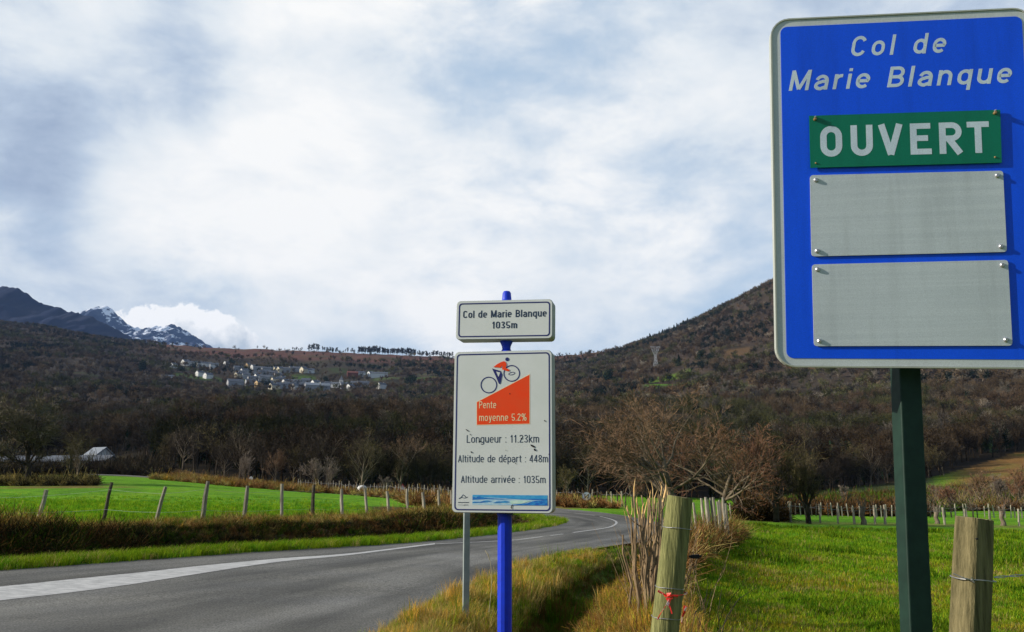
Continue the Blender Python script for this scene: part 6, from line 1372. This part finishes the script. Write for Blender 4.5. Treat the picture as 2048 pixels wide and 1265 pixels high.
# plain post behind the cycling sign, carrying a sign seen edge-on behind it
GALV = mat('galvanised_post', (.22, .26, .25), .5, .4, (.32, .36, .34), 6, metal=.2)
Y = 10.15; x = (934 - CX) / 1735 * Y; b = Vector((x, Y, H(x, Y) - .1)); root = empty('sign_post', b, .35); tag(root, 'plain grey galvanised post standing just left behind the cycling sign', 'sign post')
mb = MB(); mb.box(-.036, .036, -.02, .02, 0, 2.05); mb.build('post', GALV, root, bevel=.004); mb = MB(); mb.box(-.033, .033, -.018, .018, 2.045, 2.055); mb.build('cap', M['black'], root)
# end of speed limit sign at the bend
Y = 63; c = at(1173, 993, Y); root = empty('speed_sign', (c.x, Y, H(c.x, Y) - .05), .05); tag(root, 'round white speed sign with black 50 struck through, at the road bend', 'road sign'); hz = c.z - root.location.z
r_ = 8.9 / 1700 * Y; cir = lambda r, n=32: [(r * math.cos(2 * math.pi * k / n), hz + r * math.sin(2 * math.pi * k / n)) for k in range(n)]
mb = MB(); mb.plate(cir(r_), -.02, .0); dk = mb.build('disc', mat('disc_white', (.80, .82, .84), .5, .3), root); I4 = Matrix.Identity(4)
mb = MB(); mb.ring(cir(r_), cir(r_ * .92), -.026, -.021); mb.build('rim', M['black'], dk)
lettering('50', (-r_ * .52, r_ * .52, hz - r_ * .40, hz + r_ * .40), -.026, .003, M['black'], dk, I4, W=.55, t=.15, track=.15)
mb = MB(); a = math.radians(40); q = [(-r_ * .9, -.02), (r_ * .9, -.02), (r_ * .9, .02), (-r_ * .9, .02)]; mb.plate([(x * math.cos(a) - z * math.sin(a), hz + x * math.sin(a) + z * math.cos(a)) for x, z in q], -.034, -.029); mb.build('slash', M['black'], dk)
mb = MB(); mb.box(-.045, .045, .002, .05, -.3, hz + r_ * .6); mb.build('post', GALV, root)
# small signs far off beside the far road
Y = 118; c = at(805, 975, Y); root = empty('warning_sign', (c.x, Y, H(c.x, Y) - .1)); tag(root, 'tiny triangular warning sign far away before the dark forest', 'road sign'); hz = c.z - root.location.z
mb = MB(); mb.plate([(-.45, hz - .4), (.45, hz - .4), (0, hz + .42)], -.02, .0); mb.build('face', M['greyw'], root); mb = MB(); mb.ring([(-.5, hz - .43), (.5, hz - .43), (0, hz + .5)], [(-.4, hz - .36), (.4, hz - .36), (0, hz + .34)], -.03, -.021); mb.build('rim', mat('sign_red', (.35, .03, .02), .5), root); mb = MB(); mb.box(-.04, .04, .01, .06, -.2, hz); mb.build('post', GALV, root)
Y = 152; c = at(502, 957, Y); root = empty('road_marker', (c.x, Y, H(c.x, Y) - .1)); tag(root, 'tiny white round road marker beside the far road', 'road marker'); hz = max(.8, c.z - root.location.z)
mb = MB(); mb.plate([(.32 * math.cos(2 * math.pi * k / 16), hz + .32 * math.sin(2 * math.pi * k / 16)) for k in range(16)], -.02, 0); mb.build('disc', M['white'], root); mb = MB(); mb.box(-.03, .03, .01, .05, -.1, hz); mb.build('post', GALV, root)
Y = 125; c = at(724, 980, Y); root = empty('hay_bale', (c.x, Y, H(c.x, Y)), .6); tag(root, 'small white wrapped bale beside the far fence', 'bale'); mb = MB(Matrix.Translation((0, 0, .55)) @ Matrix.Rotation(math.pi / 2, 4, 'X')); mb.lathe([(.50, -.55), (.56, -.5), (.57, 0), (.56, .5), (.50, .55)], 20); mb.build('wrapping', M['white'], root, True); mb = MB(Matrix.Translation((0, .62, .55)) @ Matrix.Rotation(math.pi / 2, 4, 'X')); mb.lathe([(.48, 0), (.3, .05), (.06, .06)], 16); mb.build('end', M['greyw'], root)
# single dry stalks by the signs
rnd = random.Random(5); root = empty('grass_stalk', at(985, 1215, 9.2)); root.location.z = H(root.location.x, 9.2); tag(root, 'tall pale bent grass stalk just left of the blue pole', 'grass stalk')
o3 = root.location.copy(); mb = MB(); P_ = [at(x, y, 9.2) - o3 for x, y in ((978, 1225), (983, 1180), (984, 1150), (981, 1125), (976, 1110), (970, 1101))]; mb.tube(P_, [.003, .003, .0028, .0025, .0025, .001], 5); mb.build('stem', mat('straw', (.45, .38, .22), .8), root); mb = MB(); mb.tube([P_[3], P_[4], P_[5]], [.002, .008, .002], 5, jit=.3); mb.build('seed_head', mat('straw_head', (.55, .46, .28), .8), root)

# ------------------------------------------------------------------ haze
if HAZE > 0:
    hb = MB(); hb.box(-9700, 9700, -9700, 9700, -60, 1500); o = hb.build('haze', None)
    m = bpy.data.materials.new('haze_air'); m.use_nodes = True; nt = m.node_tree; nt.nodes.clear(); out = nt.nodes.new('ShaderNodeOutputMaterial'); v = nt.nodes.new('ShaderNodeVolumePrincipled')
    v.inputs['Color'].default_value = (.34, .55, 1.0, 1); v.inputs['Density'].default_value = HAZE; v.inputs['Anisotropy'].default_value = 0.0; nt.links.new(v.outputs[0], out.inputs['Volume']); o.data.materials.append(m)
    tag(o, kind='stuff')
    S.cycles.volume_step_rate = 10
